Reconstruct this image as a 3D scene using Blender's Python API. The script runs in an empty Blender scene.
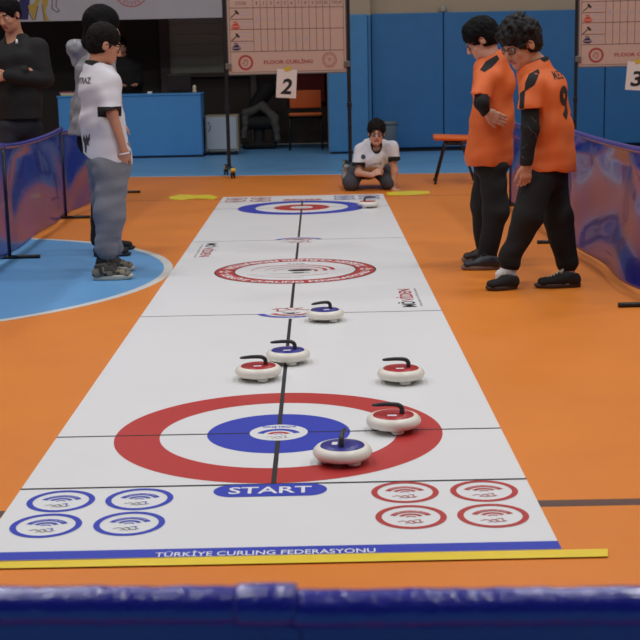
import bpy, bmesh, math, random
import numpy as np
from mathutils import Vector, Matrix
from mathutils.bvhtree import BVHTree
C = bpy.context.scene.collection
PI = math.pi
rnd = random.Random(7)

# ------------------------------------------------------------------ camera
CAMP = Vector((0.1702, -4.8196, 1.3592))
RX = Vector((0.99977867, -0.00258623, -0.02087877))
UX = Vector((0.0209895, 0.19019981, 0.981521))
FX = Vector((-0.0014327, 0.98174199, -0.190212))
FPX = 1335.1
cd = bpy.data.cameras.new('camera'); cam = bpy.data.objects.new('camera', cd); C.objects.link(cam)
cam.matrix_world = Matrix(((RX.x, UX.x, -FX.x, CAMP.x), (RX.y, UX.y, -FX.y, CAMP.y), (RX.z, UX.z, -FX.z, CAMP.z), (0, 0, 0, 1)))
cd.sensor_width = 36; cd.lens = FPX/640*36; cd.clip_end = 200; cd.clip_start = 0.05
cd.shift_y = .0012; cd.dof.use_dof = True; cd.dof.focus_distance = 6.2; cd.dof.aperture_fstop = 9.0
bpy.context.scene.camera = cam

def ray(x, y): return FX + RX*((x-320)/FPX) - UX*((y-320)/FPX)
def gnd(x, y, z=0.0):
    d = ray(x, y); return CAMP + d*((z-CAMP.z)/d.z)
def at(x, y, Y):
    d = ray(x, y); return CAMP + d*((Y-CAMP.y)/d.y)

# --------------------------------------------------------------- materials
def lin(c):
    return tuple(((v/255/12.92) if v/255 <= .04045 else ((v/255+.055)/1.055)**2.4) for v in c)
MATS = {}
def mat(name, rgb, rough=.6, metal=0, spec=.5, noise=0, nscale=8, bump=0, bscale=60, coat=0, emis=None, alpha=None, trans=0, boost=1.0):
    if name in MATS: return MATS[name]
    m = bpy.data.materials.new(name); m.use_nodes = True; nt = m.node_tree; N = nt.nodes; L = nt.links
    b = N['Principled BSDF']; c = [min(1, v*boost) for v in lin(rgb)]
    b.inputs['Base Color'].default_value = (*c, 1); b.inputs['Roughness'].default_value = rough
    b.inputs['Metallic'].default_value = metal; b.inputs['Specular IOR Level'].default_value = spec
    b.inputs['Coat Weight'].default_value = coat; b.inputs['Transmission Weight'].default_value = trans
    if alpha is not None: b.inputs['Alpha'].default_value = alpha
    if noise or bump:
        tc = N.new('ShaderNodeTexCoord')
    if noise:
        n = N.new('ShaderNodeTexNoise'); n.inputs['Scale'].default_value = nscale; n.inputs['Detail'].default_value = 5
        L.new(tc.outputs['Object'], n.inputs['Vector'])
        r = N.new('ShaderNodeMapRange'); r.inputs['From Min'].default_value = .3; r.inputs['From Max'].default_value = .7
        r.inputs['To Min'].default_value = 1-noise; r.inputs['To Max'].default_value = 1+noise
        L.new(n.outputs['Fac'], r.inputs['Value'])
        mx = N.new('ShaderNodeVectorMath'); mx.operation = 'SCALE'; mx.inputs[0].default_value = c
        L.new(r.outputs['Result'], mx.inputs['Scale']); L.new(mx.outputs['Vector'], b.inputs['Base Color'])
    if bump:
        n2 = N.new('ShaderNodeTexNoise'); n2.inputs['Scale'].default_value = bscale; n2.inputs['Detail'].default_value = 3
        L.new(tc.outputs['Object'], n2.inputs['Vector'])
        bp = N.new('ShaderNodeBump'); bp.inputs['Strength'].default_value = bump; bp.inputs['Distance'].default_value = .01
        L.new(n2.outputs['Fac'], bp.inputs['Height']); L.new(bp.outputs['Normal'], b.inputs['Normal'])
    if emis:
        b.inputs['Emission Color'].default_value = (*lin(rgb), 1); b.inputs['Emission Strength'].default_value = emis
    MATS[name] = m; return m

M_white = mat('mat_white_vinyl', (226, 227, 228), .42, spec=.35, noise=.015, nscale=2)
M_blue = mat('print_blue', (48, 66, 182), .42, spec=.35)
M_red = mat('print_red', (186, 56, 54), .42, spec=.35)
M_dred = mat('print_dark_red', (182, 62, 60), .42, spec=.35)
M_black = mat('print_black', (42, 42, 46), .45, spec=.3)
M_grey = mat('print_grey', (120, 122, 125), .45, spec=.3)
M_pwhite = mat('print_white', (232, 232, 234), .42, spec=.35)
M_yel = mat('yellow_tape', (236, 206, 52), .4, noise=.04, nscale=20)
M_yelpad = mat('yellow_plastic', (232, 214, 50), .4, noise=.05, nscale=10)
M_steel = mat('black_steel', (22, 22, 24), .38, spec=.5)
M_chrome = mat('chrome', (190, 190, 190), .25, metal=1)
M_plwhite = mat('stone_white_plastic', (236, 232, 220), .32, spec=.5)
M_stred = mat('stone_red', (176, 38, 44), .35)
M_stblue = mat('stone_blue', (44, 46, 140), .35)
M_handle = mat('stone_handle_rubber', (46, 48, 52), .42)
M_sticker = mat('white_sticker', (235, 235, 240), .5)
M_skin = mat('skin', (206, 156, 132), .5, noise=.04, nscale=18)
M_skin2 = mat('skin_tan', (196, 140, 112), .5, noise=.04, nscale=18)
M_lip = mat('lips', (165, 92, 84), .45)
M_hair = mat('black_hair', (11, 10, 11), .62, spec=.12, noise=.25, nscale=60, bump=.5, bscale=160)
M_hairb = mat('dark_brown_hair', (19, 14, 13), .65, spec=.15, noise=.3, nscale=60, bump=.5, bscale=180)
M_tee = mat('white_jersey', (218, 219, 226), .75, bump=.15, bscale=300)
M_orange = mat('orange_jersey', (226, 108, 46), .62, bump=.15, bscale=300)
M_cblack = mat('black_cloth', (15, 15, 17), .8, bump=.2, bscale=200)
M_pblack = mat('black_trouser_cloth', (16, 15, 16), .85, bump=.2, bscale=200)
M_greyp = mat('grey_sweatpants_cloth', (122, 126, 136), .9, noise=.05, nscale=120, bump=.3, bscale=260)
M_dgreyp = mat('dark_grey_trouser_cloth', (66, 70, 80), .85, bump=.2, bscale=200)
M_hood = mat('grey_shiny_jacket', (140, 142, 148), .38, noise=.22, nscale=14, bump=.5, bscale=40)
M_navyt = mat('dark_navy_trouser_cloth', (34, 36, 46), .85)
M_glass = mat('spectacle_lens', (60, 64, 80), .06, alpha=.16, spec=.5)
M_frame = mat('spectacle_frame', (24, 26, 36), .3)
M_eye = mat('eye_white', (225, 220, 215), .3)
M_iris = mat('iris_brown', (40, 24, 18), .2)

# ---------------------------------------------------------- object helpers
def link(o, parent=None):
    C.objects.link(o)
    if parent is not None: o.parent = parent
    return o
def obj(name, bm, mats, parent=None, smooth=False, loc=None):
    me = bpy.data.meshes.new(name); bm.normal_update(); bm.to_mesh(me); bm.free()
    for m in (mats if isinstance(mats, (list, tuple)) else [mats]): me.materials.append(m)
    if smooth:
        for p in me.polygons: p.use_smooth = True
    o = bpy.data.objects.new(name, me); link(o, parent)
    if loc is not None: o.location = loc
    return o
def thing(name, label, cat, loc=(0, 0, 0), rz=0, group=None):
    o = bpy.data.objects.new(name, None); C.objects.link(o); o.empty_display_size = .1
    o.location = loc; o.rotation_euler = (0, 0, rz); o['label'] = label; o['category'] = cat
    if group: o['group'] = group
    return o
def tag(o, label, cat, group=None):
    o['label'] = label; o['category'] = cat
    if group: o['group'] = group
    return o
def struct(name, bm, m, smooth=False):
    o = obj(name, bm, m, None, smooth); o['kind'] = 'structure'; return o
def dup(root, loc, rz, label, group=None):
    r = root.copy(); C.objects.link(r); r.location = loc; r.rotation_euler = (0, 0, rz); r['label'] = label
    if group: r['group'] = group
    for ch in list(root.children):
        c = ch.copy(); C.objects.link(c); c.parent = r
        for g in ch.children:
            d = g.copy(); C.objects.link(d); d.parent = c
    return r

def box(bm, x0, x1, y0, y1, z0, z1, bev=0, mi=0, rot=None, piv=None):
    vs = [bm.verts.new((x, y, z)) for x in (x0, x1) for y in (y0, y1) for z in (z0, z1)]
    q = [(0, 1, 3, 2), (4, 6, 7, 5), (0, 4, 5, 1), (2, 3, 7, 6), (0, 2, 6, 4), (1, 5, 7, 3)]
    fs = [bm.faces.new([vs[i] for i in f]) for f in q]
    for f in fs: f.material_index = mi
    if rot is not None:
        bmesh.ops.rotate(bm, verts=vs, cent=piv or (0, 0, 0), matrix=rot)
    if bev:
        es = list({e for f in fs for e in f.edges})
        r = bmesh.ops.bevel(bm, geom=es, offset=bev, segments=3, affect='EDGES', profile=.5)
        for f in r['faces']: f.material_index = mi
    return vs
def tube(bm, pts, r, seg=12, mi=0, cap=True, closed=False):
    pts = [Vector(p) for p in pts]; n = len(pts)
    rr = r if isinstance(r, (list, tuple)) else [r]*n
    rings = []; prev = None
    for i, p in enumerate(pts):
        if closed: t = (pts[(i+1) % n]-pts[i-1])
        else: t = (pts[min(i+1, n-1)]-pts[max(i-1, 0)])
        t.normalize()
        if prev is None:
            a = Vector((0, 0, 1)) if abs(t.z) < .9 else Vector((1, 0, 0)); u = t.cross(a).normalized()
        else:
            u = (prev - t*prev.dot(t)).normalized()
        prev = u; v = t.cross(u)
        rings.append([bm.verts.new(p+(u*math.cos(k*2*PI/seg)+v*math.sin(k*2*PI/seg))*rr[i]) for k in range(seg)])
    m = n if closed else n-1
    for i in range(m):
        a, b = rings[i], rings[(i+1) % n]
        for k in range(seg):
            f = bm.faces.new((a[k], a[(k+1) % seg], b[(k+1) % seg], b[k])); f.material_index = mi; f.smooth = True
    if cap and not closed:
        f = bm.faces.new(rings[0][::-1]); f.material_index = mi
        f = bm.faces.new(rings[-1]); f.material_index = mi
def lathe(bm, prof, seg=48, c=(0, 0, 0), mi=0, mis=None):
    c = Vector(c); rings = []
    for r, z in prof:
        if r < 1e-6: rings.append([bm.verts.new(c+Vector((0, 0, z)))])
        else: rings.append([bm.verts.new(c+Vector((r*math.cos(k*2*PI/seg), r*math.sin(k*2*PI/seg), z))) for k in range(seg)])
    for i in range(len(rings)-1):
        a, b = rings[i], rings[i+1]
        for k in range(seg):
            k2 = (k+1) % seg
            if len(a) == 1 and len(b) == 1: continue
            if len(a) == 1: f = bm.faces.new((a[0], b[k], b[k2])) if False else bm.faces.new((a[0], b[k2], b[k]))
            elif len(b) == 1: f = bm.faces.new((a[k], a[k2], b[0]))
            else: f = bm.faces.new((a[k], a[k2], b[k2], b[k]))
            f.material_index = mis[i] if mis else mi; f.smooth = True
def BM(): return bmesh.new()

# ------------------------------------------------------------- flat prints
def text2d(s, bold=0.0, res=3):
    cu = bpy.data.curves.new('t', 'FONT'); cu.body = s; cu.size = 1; cu.resolution_u = res; cu.offset = bold
    o = bpy.data.objects.new('t', cu); C.objects.link(o)
    dg = bpy.context.evaluated_depsgraph_get(); me = bpy.data.meshes.new_from_object(o.evaluated_get(dg))
    vs = [(v.co.x, v.co.y) for v in me.vertices]; fs = [tuple(p.vertices) for p in me.polygons]
    bpy.data.objects.remove(o); bpy.data.curves.remove(cu); bpy.data.meshes.remove(me)
    x0 = min(v[0] for v in vs); x1 = max(v[0] for v in vs); y0 = min(v[1] for v in vs); y1 = max(v[1] for v in vs)
    vs = [((x-x0)/(x1-x0)-.5, (y-y0)/(y1-y0)-.5) for x, y in vs]
    return vs, fs
class Pr:
    """collects flat printed shapes in a plane: fn maps (u, v, layer) to a point"""
    def __init__(s, fn, mats): s.bm = BM(); s.fn = fn; s.mats = mats; s.ly = 0
    def mi(s, m): return s.mats.index(m)
    def poly(s, pts, m, ly=1):
        f = s.bm.faces.new([s.bm.verts.new(s.fn(u, v, ly)) for u, v in pts]); f.material_index = s.mi(m)
    def rect(s, u0, u1, v0, v1, m, ly=1): s.poly([(u0, v0), (u1, v0), (u1, v1), (u0, v1)], m, ly)
    def ring(s, cu, cv, r0, r1, m, ly=1, a0=0, a1=2*PI, n=96, sy=1.0):
        n = max(4, int(n*abs(a1-a0)/(2*PI)))
        for k in range(n):
            a = a0+(a1-a0)*k/n; b = a0+(a1-a0)*(k+1)/n
            P = [(cu+r1*math.cos(a), cv+sy*r1*math.sin(a)), (cu+r1*math.cos(b), cv+sy*r1*math.sin(b))]
            if r0 > 0: P += [(cu+r0*math.cos(b), cv+sy*r0*math.sin(b)), (cu+r0*math.cos(a), cv+sy*r0*math.sin(a))]
            else: P += [(cu, cv)]
            s.poly(P, m, ly)
    def line(s, pts, w, m, ly=1):
        for (a, b), (c, d) in zip(pts[:-1], pts[1:]):
            l = math.hypot(c-a, d-b) or 1; nx, ny = -(d-b)/l*w/2, (c-a)/l*w/2
            s.poly([(a+nx, b+ny), (a-nx, b-ny), (c-nx, d-ny), (c+nx, d+ny)], m, ly)
    def text(s, t, cu, cv, w, h, m, ly=2, rot=0, bold=0.0, arc=None):
        vs, fs = text2d(t, bold); c, sn = math.cos(rot), math.sin(rot); V = []
        for x, y in vs:
            x *= w; y *= h
            if arc:     # (cu,cv,radius,centre angle,inward) letters around a circle
                R, A, inward = arc
                if inward: a = A + x/R; r = R - y
                else: a = A - x/R; r = R + y
                V.append((cu+r*math.cos(a), cv+r*math.sin(a)))
            else: V.append((cu+x*c-y*sn, cv+x*sn+y*c))
        vv = [s.bm.verts.new(s.fn(u, v, ly)) for u, v in V]
        for f in fs:
            try: q = s.bm.faces.new([vv[i] for i in f]); q.material_index = s.mi(m)
            except ValueError: pass
    def done(s, name, parent=None):
        return obj(name, s.bm, s.mats, parent)

# ----------------------------------------------------- implicit body mesher
class Fld:
    def __init__(s, h=.006): s.h = h; s.ops = []
    def seg(s, a, b, ra, rb, lat=None, k=.02, sub=False):
        ra = ra if isinstance(ra, tuple) else (ra, ra); rb = rb if isinstance(rb, tuple) else (rb, rb)
        s.ops.append(('seg', Vector(a), Vector(b), ra, rb, Vector(lat) if lat is not None else None, k, sub)); return s
    def ell(s, c, r, ax, k=.02, sub=False):
        s.ops.append(('ell', Vector(c), r, ax, k, sub)); return s
    def cut(s, p, n, reg=None):
        """removes what lies on the side n points to, inside sphere reg=(centre,radius)"""
        s.ops.append(('cut', Vector(p), Vector(n).normalized(), reg)); return s
    def disp(s, fn): s.ops.append(('disp', fn)); return s
    def mesh(s, name, mats, parent=None, paint=None):
        lo = np.array([1e9]*3); hi = -lo
        def bb(op):
            if op[0] == 'seg':
                m = max(*op[3], *op[4]); A = np.array(op[1]); B = np.array(op[2]); return np.minimum(A, B)-m, np.maximum(A, B)+m
            m = max(op[2]); A = np.array(op[1]); return A-m, A+m
        for op in s.ops:
            if op[0] in ('seg', 'ell') and not op[-1]:
                a, b = bb(op); lo = np.minimum(lo, a); hi = np.maximum(hi, b)
        lo -= .03; hi += .03; h = s.h
        n = np.ceil((hi-lo)/h).astype(int)+1
        F = np.full(n, .5, np.float32)
        ax = [np.float32(lo[i])+np.arange(n[i], dtype=np.float32)*np.float32(h) for i in range(3)]
        for op in s.ops:
            if op[0] in ('seg', 'ell'):
                k = op[-2]; a, b = bb(op); a = a-k-2*h; b = b+k+2*h
                i0 = np.clip(np.floor((a-lo)/h).astype(int), 0, n); i1 = np.clip(np.ceil((b-lo)/h).astype(int)+1, 0, n)
                if (i1 <= i0).any(): continue
                sl = tuple(slice(i0[i], i1[i]) for i in range(3))
                X = ax[0][sl[0]][:, None, None]; Y = ax[1][sl[1]][None, :, None]; Z = ax[2][sl[2]][None, None, :]
                if op[0] == 'seg':
                    _, A, B, ra, rb, lat, k, sub = op; D = B-A; LL = max(D.length_squared, 1e-9)
                    T = np.clip(((X-A.x)*D.x+(Y-A.y)*D.y+(Z-A.z)*D.z)/LL, 0, 1)
                    wx = X-A.x-T*D.x; wy = Y-A.y-T*D.y; wz = Z-A.z-T*D.z
                    if lat is None:
                        d = np.sqrt(wx*wx+wy*wy+wz*wz)-(ra[0]+(rb[0]-ra[0])*T)
                    else:
                        dn = D.normalized(); l = (lat-dn*lat.dot(dn)).normalized(); q = dn.cross(l)
                        u = wx*l.x+wy*l.y+wz*l.z; v = wx*q.x+wy*q.y+wz*q.z; w = wx*dn.x+wy*dn.y+wz*dn.z
                        Ru = ra[0]+(rb[0]-ra[0])*T; Rv = ra[1]+(rb[1]-ra[1])*T; Rm = np.minimum(Ru, Rv)
                        d = (np.sqrt((u/Ru)**2+(v/Rv)**2+(w/Rm)**2)-1)*Rm
                else:
                    _, c, r, (e1, e2, e3), k, sub = op
                    wx = X-c.x; wy = Y-c.y; wz = Z-c.z
                    u = wx*e1.x+wy*e1.y+wz*e1.z; v = wx*e2.x+wy*e2.y+wz*e2.z; w = wx*e3.x+wy*e3.y+wz*e3.z
                    k0 = np.sqrt((u/r[0])**2+(v/r[1])**2+(w/r[2])**2); k1 = np.sqrt((u/r[0]**2)**2+(v/r[1]**2)**2+(w/r[2]**2)**2)+1e-6
                    d = k0*(k0-1)/k1
                G = F[sl]
                if sub:
                    d = -d; hh = np.maximum(k-np.abs(G-d), 0)/k; F[sl] = np.maximum(G, d)+hh*hh*k*.25
                else:
                    hh = np.maximum(k-np.abs(G-d), 0)/k; F[sl] = np.minimum(G, d)-hh*hh*k*.25
            elif op[0] == 'cut':
                _, p, nn, reg = op
                X = ax[0][:, None, None]; Y = ax[1][None, :, None]; Z = ax[2][None, None, :]
                if reg is None:
                    F = np.maximum(F, (X-p.x)*nn.x+(Y-p.y)*nn.y+(Z-p.z)*nn.z)
                else:
                    c, R = reg; c = np.array(c); i0 = np.clip(np.floor((c-R-lo)/h).astype(int), 0, n); i1 = np.clip(np.ceil((c+R-lo)/h).astype(int)+1, 0, n)
                    if (i1 <= i0).any(): continue
                    sl = tuple(slice(i0[i], i1[i]) for i in range(3))
                    X = ax[0][sl[0]][:, None, None]; Y = ax[1][sl[1]][None, :, None]; Z = ax[2][sl[2]][None, None, :]
                    ins = R-np.sqrt((X-c[0])**2+(Y-c[1])**2+(Z-c[2])**2)
                    d = (X-p.x)*nn.x+(Y-p.y)*nn.y+(Z-p.z)*nn.z
                    F[sl] = np.maximum(F[sl], np.minimum(d, ins))
            else:
                X = ax[0][:, None, None]; Y = ax[1][None, :, None]; Z = ax[2][None, None, :]
                F = F + op[1](X, Y, Z).astype(np.float32)
        F[0] = F[-1] = .5; F[:, 0] = F[:, -1] = .5; F[:, :, 0] = F[:, :, -1] = .5
        ins = F < 0
        c8 = ins[:-1, :-1, :-1].astype(np.int8)
        for dx, dy, dz in [(1,0,0),(0,1,0),(0,0,1),(1,1,0),(1,0,1),(0,1,1),(1,1,1)]:
            c8 = c8 + ins[dx:n[0]-1+dx, dy:n[1]-1+dy, dz:n[2]-1+dz]
        act = (c8 > 0) & (c8 < 8); I, J, K = np.nonzero(act); N = len(I)
        idx = np.full(act.shape, -1, np.int32); idx[I, J, K] = np.arange(N)
        acc = np.zeros((N, 3)); cnt = np.zeros(N)
        cor = [(0,0,0),(1,0,0),(0,1,0),(1,1,0),(0,0,1),(1,0,1),(0,1,1),(1,1,1)]
        vals = [F[I+c[0], J+c[1], K+c[2]] for c in cor]
        for a in range(8):
            for b in range(a+1, 8):
                dd = [cor[b][i]-cor[a][i] for i in range(3)]
                if sum(abs(v) for v in dd) != 1: continue
                va, vb = vals[a], vals[b]; m = (va < 0) != (vb < 0)
                t = np.where(m, va/np.where(m, va-vb, 1), 0)
                for i in range(3): acc[:, i] += np.where(m, cor[a][i]+t*dd[i], 0)
                cnt += m
        V = (acc/cnt[:, None]+np.stack([I, J, K], 1))*h+lo
        Q = []
        # faces around each crossing edge
        def quads(axis):
            o = [slice(None)]*3; o2 = [slice(None)]*3; o[axis] = slice(0, -1); o2[axis] = slice(1, None)
            A = ins[tuple(o)]; B = ins[tuple(o2)]; E = np.argwhere(A != B)
            s_in = A[tuple(E.T)]
            e1 = [0, 0, 0]; e2 = [0, 0, 0]; e1[(axis+1) % 3] = 1; e2[(axis+2) % 3] = 1; e1 = np.array(e1); e2 = np.array(e2)
            c = [E-e1-e2, E-e2, E, E-e1]
            q = np.stack([idx[tuple(x.T)] for x in c], 1)
            q[~s_in] = q[~s_in][:, ::-1]
            return q
        Q = np.concatenate([quads(0), quads(1), quads(2)]); Q = Q[(Q >= 0).all(1)]
        # drop unconnected crumbs is not needed; one smoothing pass
        me = bpy.data.meshes.new(name)
        me.vertices.add(len(V)); me.vertices.foreach_set('co', V.astype(np.float32).ravel())
        me.loops.add(len(Q)*4); me.loops.foreach_set('vertex_index', Q.astype(np.int32).ravel())
        me.polygons.add(len(Q)); me.polygons.foreach_set('loop_start', np.arange(len(Q), dtype=np.int32)*4)
        me.polygons.foreach_set('loop_total', np.full(len(Q), 4, np.int32))
        for m in (mats if isinstance(mats, (list, tuple)) else [mats]): me.materials.append(m)
        if paint is not None:
            cen = V[Q].mean(1); mi = paint(cen).astype(np.int32); me.polygons.foreach_set('material_index', mi)
        me.polygons.foreach_set('use_smooth', np.ones(len(Q), bool))
        me.update(calc_edges=True); me.validate()
        o = bpy.data.objects.new(name, me); link(o, parent)
        return o

def folds(amp, fx=9, fz=14, seed=0, warp=2.5):
    r = random.Random(seed); a, b, c, d = [r.uniform(0, 6) for _ in range(4)]
    def fn(X, Y, Z):
        w = warp*np.sin(Z*6+a+X*4)+warp*.6*np.sin(Y*9+b+Z*3)
        return amp*(np.sin((X*.8+Y*.6)*fx*2.2+w+c)*.5+np.sin(Z*fz+X*11+Y*7+w*.8+d)*.5
                    + .35*np.sin(Z*fz*2.3-X*23+w*1.7+b))
    return fn
def lumps(amp, f, seed=0):
    r = random.Random(seed); P = [[r.uniform(-1, 1) for _ in range(3)]+[r.uniform(0, 6)] for _ in range(7)]
    def fn(X, Y, Z):
        s = 0
        for x, y, z, p in P: s = s+np.sin(f*(x*X+y*Y+z*Z)*1.6+p+1.5*np.sin(f*.7*(z*X+x*Y+y*Z)))
        return amp*s/2.6
    return fn
def blend(fn, c, R):
    """restricts a displacement to around a point"""
    c = Vector(c)
    def g(X, Y, Z):
        d2 = (X-c.x)**2+(Y-c.y)**2+(Z-c.z)**2
        return fn(X, Y, Z)*np.exp(-d2/(R*R))
    return g
LAMP = 102; EXPO = 0.0
# ================================================================= SETTING
M_floor = mat('orange_court_floor', (224, 131, 48), .42, spec=.35, noise=.05, nscale=1.6)
M_bfloor = mat('blue_court_paint', (100, 158, 208), .42, spec=.35, noise=.04, nscale=3)
M_wline = mat('white_court_line', (205, 205, 200), .5, noise=.05, nscale=20)
M_dline = mat('dark_court_line', (92, 62, 54), .5, noise=.08, nscale=30)
M_beige = mat('beige_plaster', (172, 158, 136), .9, noise=.03, nscale=3)
M_darkw = mat('dark_brown_wall', (64, 55, 48), .8, noise=.05, nscale=2)
M_pad = mat('wall_pad_blue', (46, 112, 166), .6, noise=.05, nscale=5)
M_padl = mat('wall_pad_blue_column', (66, 134, 186), .6, noise=.05, nscale=5)
M_counter = mat('counter_blue', (72, 146, 208), .6, noise=.03, nscale=4)
M_cab = mat('cabinet_pale_grey', (168, 178, 186), .5)
M_cabe = mat('cabinet_cream_edge', (150, 140, 115), .5)

pr = Pr(lambda u, v, l: Vector((u, v, .0003*l)), [M_floor, M_bfloor, M_wline, M_dline])
# base of the floor as a real slab
X0, X1, Y0, Y1 = -13, 13, -12, 18
pr.rect(X0, X1, Y0, Y1, M_floor, 0)
E = [(-13, 11.86+.1076*11.07), (13, 11.22-.1076*8.98)]
pr.poly([(X0, E[0][1]), (X1, E[1][1]), (X1, Y1), (X0, Y1)], M_bfloor, 1)
pr.rect(X0, X1, Y0, -3.75, M_bfloor, 1)  # unseen blue border behind the near fence, added for navy reflections in its fabric
pr.line([(X0, E[0][1]), (X1, E[1][1])], .05, M_wline, 2)
pr.ring(-2.97, 4.0, 0, 2.08, M_bfloor, 1, n=160)
pr.ring(-2.97, 4.0, 2.08, 2.14, M_wline, 2, n=160)
a = gnd(130, 200); b = gnd(470, 194); d = (b-a).normalized()
pr.line([tuple((a-d*9)[:2]), tuple((b+d*9)[:2])], .018, M_dline, 3)
pr.line([(-13, -.80), (0, -.86), (13, -.90)], .062, M_dline, 1)
fl = pr.done('floor'); fl['kind'] = 'structure'
def wall(name, x0, x1, y0, y1, z0, z1, m):
    bm = BM(); box(bm, x0, x1, y0, y1, z0, z1); return struct(name, bm, m)
wall('wall_back', .974, 13, 15.62, 15.9, 0, 8, M_beige)
wall('trim_1', .33, .974, 15.42, 16.3, 0, 8, M_beige)                 # pillar
wall('wall_upper', -13, .33, 16.02, 16.3, 2.09, 8, M_beige)
wall('wall_recess', -13, .6, 18.2, 18.3, 0, 2.4, M_darkw)
wall('wall_recess_right', .33, .43, 16.3, 18.2, 0, 2.2, M_darkw)
wall('ceiling_recess', -13, .6, 16.3, 18.2, 2.15, 2.3, M_darkw)
wall('wall_left', -13.2, -13, -12, 18.2, 0, 8, M_beige)
wall('wall_right', 13, 13.2, -12, 18, 0, 8, M_beige)
wall('wall_front', -13, 13, -12.2, -12, 0, 8, mat('low_bounce_wall', (70, 66, 64), .9))  # unseen front wall, coloured dark to cut bounce onto the near fence
wall('ceiling', -13, 13, -12, 18, 8, 8.2, mat('ceiling_paint', (150, 150, 150), .9))
wall('baseboard_back', 1.0, 13, 15.56, 15.63, 0, .05, mat('dark_skirting', (30, 34, 42), .6))
# window in the recess: frame, grey pane, streaks of light come from the gloss
bm = BM()
wx0, wx1, wz0, wz1 = -2.3, -.95, 1.22, 2.14
box(bm, wx0-.16, wx0, 18.08, 18.2, 0, wz1, .005); box(bm, wx1, wx1+.1, 18.08, 18.2, .0, wz1, .005)
box(bm, wx0, wx1, 18.08, 18.2, wz0-.07, wz0, .005); box(bm, wx0, wx1, 18.08, 18.2, wz1-.02, wz1+.01)
wf = struct('window_1', bm, mat('window_frame_brown', (92, 78, 76), .6))
bm = BM(); box(bm, wx0, wx1, 18.14, 18.16, wz0, wz1); 
for k in range(5):
    z = wz0+.12+k*.17; 
    box(bm, wx0+.02, wx1-.02, 18.125, 18.14, z, z+.012, .003)
obj('pane', bm, mat('grey_window_blind', (165, 170, 156), .35), wf)

# blue wall pads, one object each
def pad(name, x0, x1, y0, y1, z0, z1, m, label, group=None, cat='wall pad'):
    bm = BM(); box(bm, 0, x1-x0, 0, y1-y0, 0, z1-z0, .012)
    o = obj(name, bm, m, None, False, (x0, y0, z0)); tag(o, label, cat, group); return o
seams = [.99, 2.07, 3.28, 4.49, 5.7]
labs = ['blue wall pad behind the kneeling boy, right of the blue padded pillar', 'blue wall pad behind the boy in orange with his hand on his hip',
        'blue wall pad behind the boy in the number 9 jersey', 'blue wall pad behind scoreboard 3, at the right edge']
for i in range(4):
    pad('wall_pad', seams[i]+.006, seams[i+1]-.006, 15.5, 15.62, .06, 2.045, M_pad, labs[i], 'blue wall pads')
pad('pillar_pad', .335, .93, 15.3, 15.42, .03, 2.035, M_padl, 'lighter blue padding on the pillar beside scoreboard 2', None, 'pillar pad')
bm = BM(); box(bm, 0, .045, 0, .12, 0, 2.0, .008)
tag(obj('corner_strip', bm, M_padl, None, False, (.935, 15.38, .03)), 'narrow blue corner strip along the right side of the padded pillar', 'strip')
bm = BM(); lathe(bm, [(0, 0), (.05, 0), (.055, .02), (.05, .07), (.03, .1), (0, .105)], 20)
tag(obj('wall_fixture', bm, mat('fixture_grey', (150, 150, 140), .5), None, True, (2.07, 15.56, 2.05)), 'small grey fixture on top of the seam between two blue wall pads', 'fixture')

# counter
t = thing('reception_counter', 'long light blue counter in front of the dark recess at the left', 'counter', (-2.6, 15.3, 0))
bm = BM(); box(bm, -1.09, 1.035, 0, .55, .03, .92, .01); obj('body', bm, M_counter, t)
bm = BM(); box(bm, -1.1, 1.045, -.012, .57, .92, .945, .006); obj('top', bm, M_counter, t)
bm = BM(); box(bm, -1.07, 1.05, .02, .5, 0, .03); obj('plinth', bm, M_steel, t)
# cabinet
t = thing('low_cabinet', 'low pale grey cabinet right of the blue counter', 'cabinet', (-1.3, 15.6, 0))
bm = BM(); box(bm, -.235, .26, 0, .45, .06, .6, .004); obj('body', bm, M_cabe, t)
bm = BM(); box(bm, -.215, .235, -.018, 0, .09, .575, .004); dr = obj('door', bm, M_cab, t)
bm = BM(); tube(bm, [(-.19, -.02, .36), (-.16, -.045, .4), (-.15, -.045, .47), (-.19, -.02, .5)], .006, 8); obj('handle', bm, M_chrome, dr)
for sx in (-.2, .22):
    bm = BM(); box(bm, sx-.02, sx+.02, .02, .06, 0, .06, .003); obj('foot', bm, M_steel, t)
# things on the counter
t = thing('monitor', 'dark computer monitor standing on the blue counter', 'monitor', (-1.9, 15.62, .945))
bm = BM(); box(bm, -.19, .17, 0, .03, .03, .28, .008); obj('screen', bm, mat('monitor_black', (20, 20, 24), .35), t)
bm = BM(); box(bm, -.1, .1, -.04, .1, 0, .012, .004); box(bm, -.02, .02, .01, .03, .01, .06); obj('stand', bm, M_steel, t)
bm = BM(); box(bm, -.035, .035, 0, .05, 0, .035, .01); 
tag(obj('tissue_box', bm, M_sticker, None, False, (-2.33, 15.4, .945)), 'small white box on the blue counter left of the monitor', 'box')
bm = BM(); lathe(bm, [(0, 0), (.03, 0), (.033, .03), (.02, .055), (.028, .08), (.02, .11), (0, .12)], 16)
tag(obj('figurine', bm, mat('cream_plastic', (205, 195, 170), .5), None, True, (-1.66, 15.42, .945)), 'small cream figurine on the right end of the blue counter', 'figurine')
for k, (m, z) in enumerate([(mat('folder_pink', (170, 90, 100), .6), .036), (mat('folder_white', (210, 208, 200), .6), .018), (mat('folder_yellow', (214, 200, 90), .6), 0)]):
    bm = BM(); box(bm, -.11, .11, -.08, .1, 0, .017, .003)
    tag(obj('folder', bm, m, None, False, (-3.56+.01*k, 15.45, .945+z)), ['pink folder, topmost of the pile on the left end of the counter', 'white folder, middle of the pile on the left end of the counter', 'yellow folder, lowest of the pile on the left end of the counter'][k], 'folder', 'folders piled on the counter')
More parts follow.
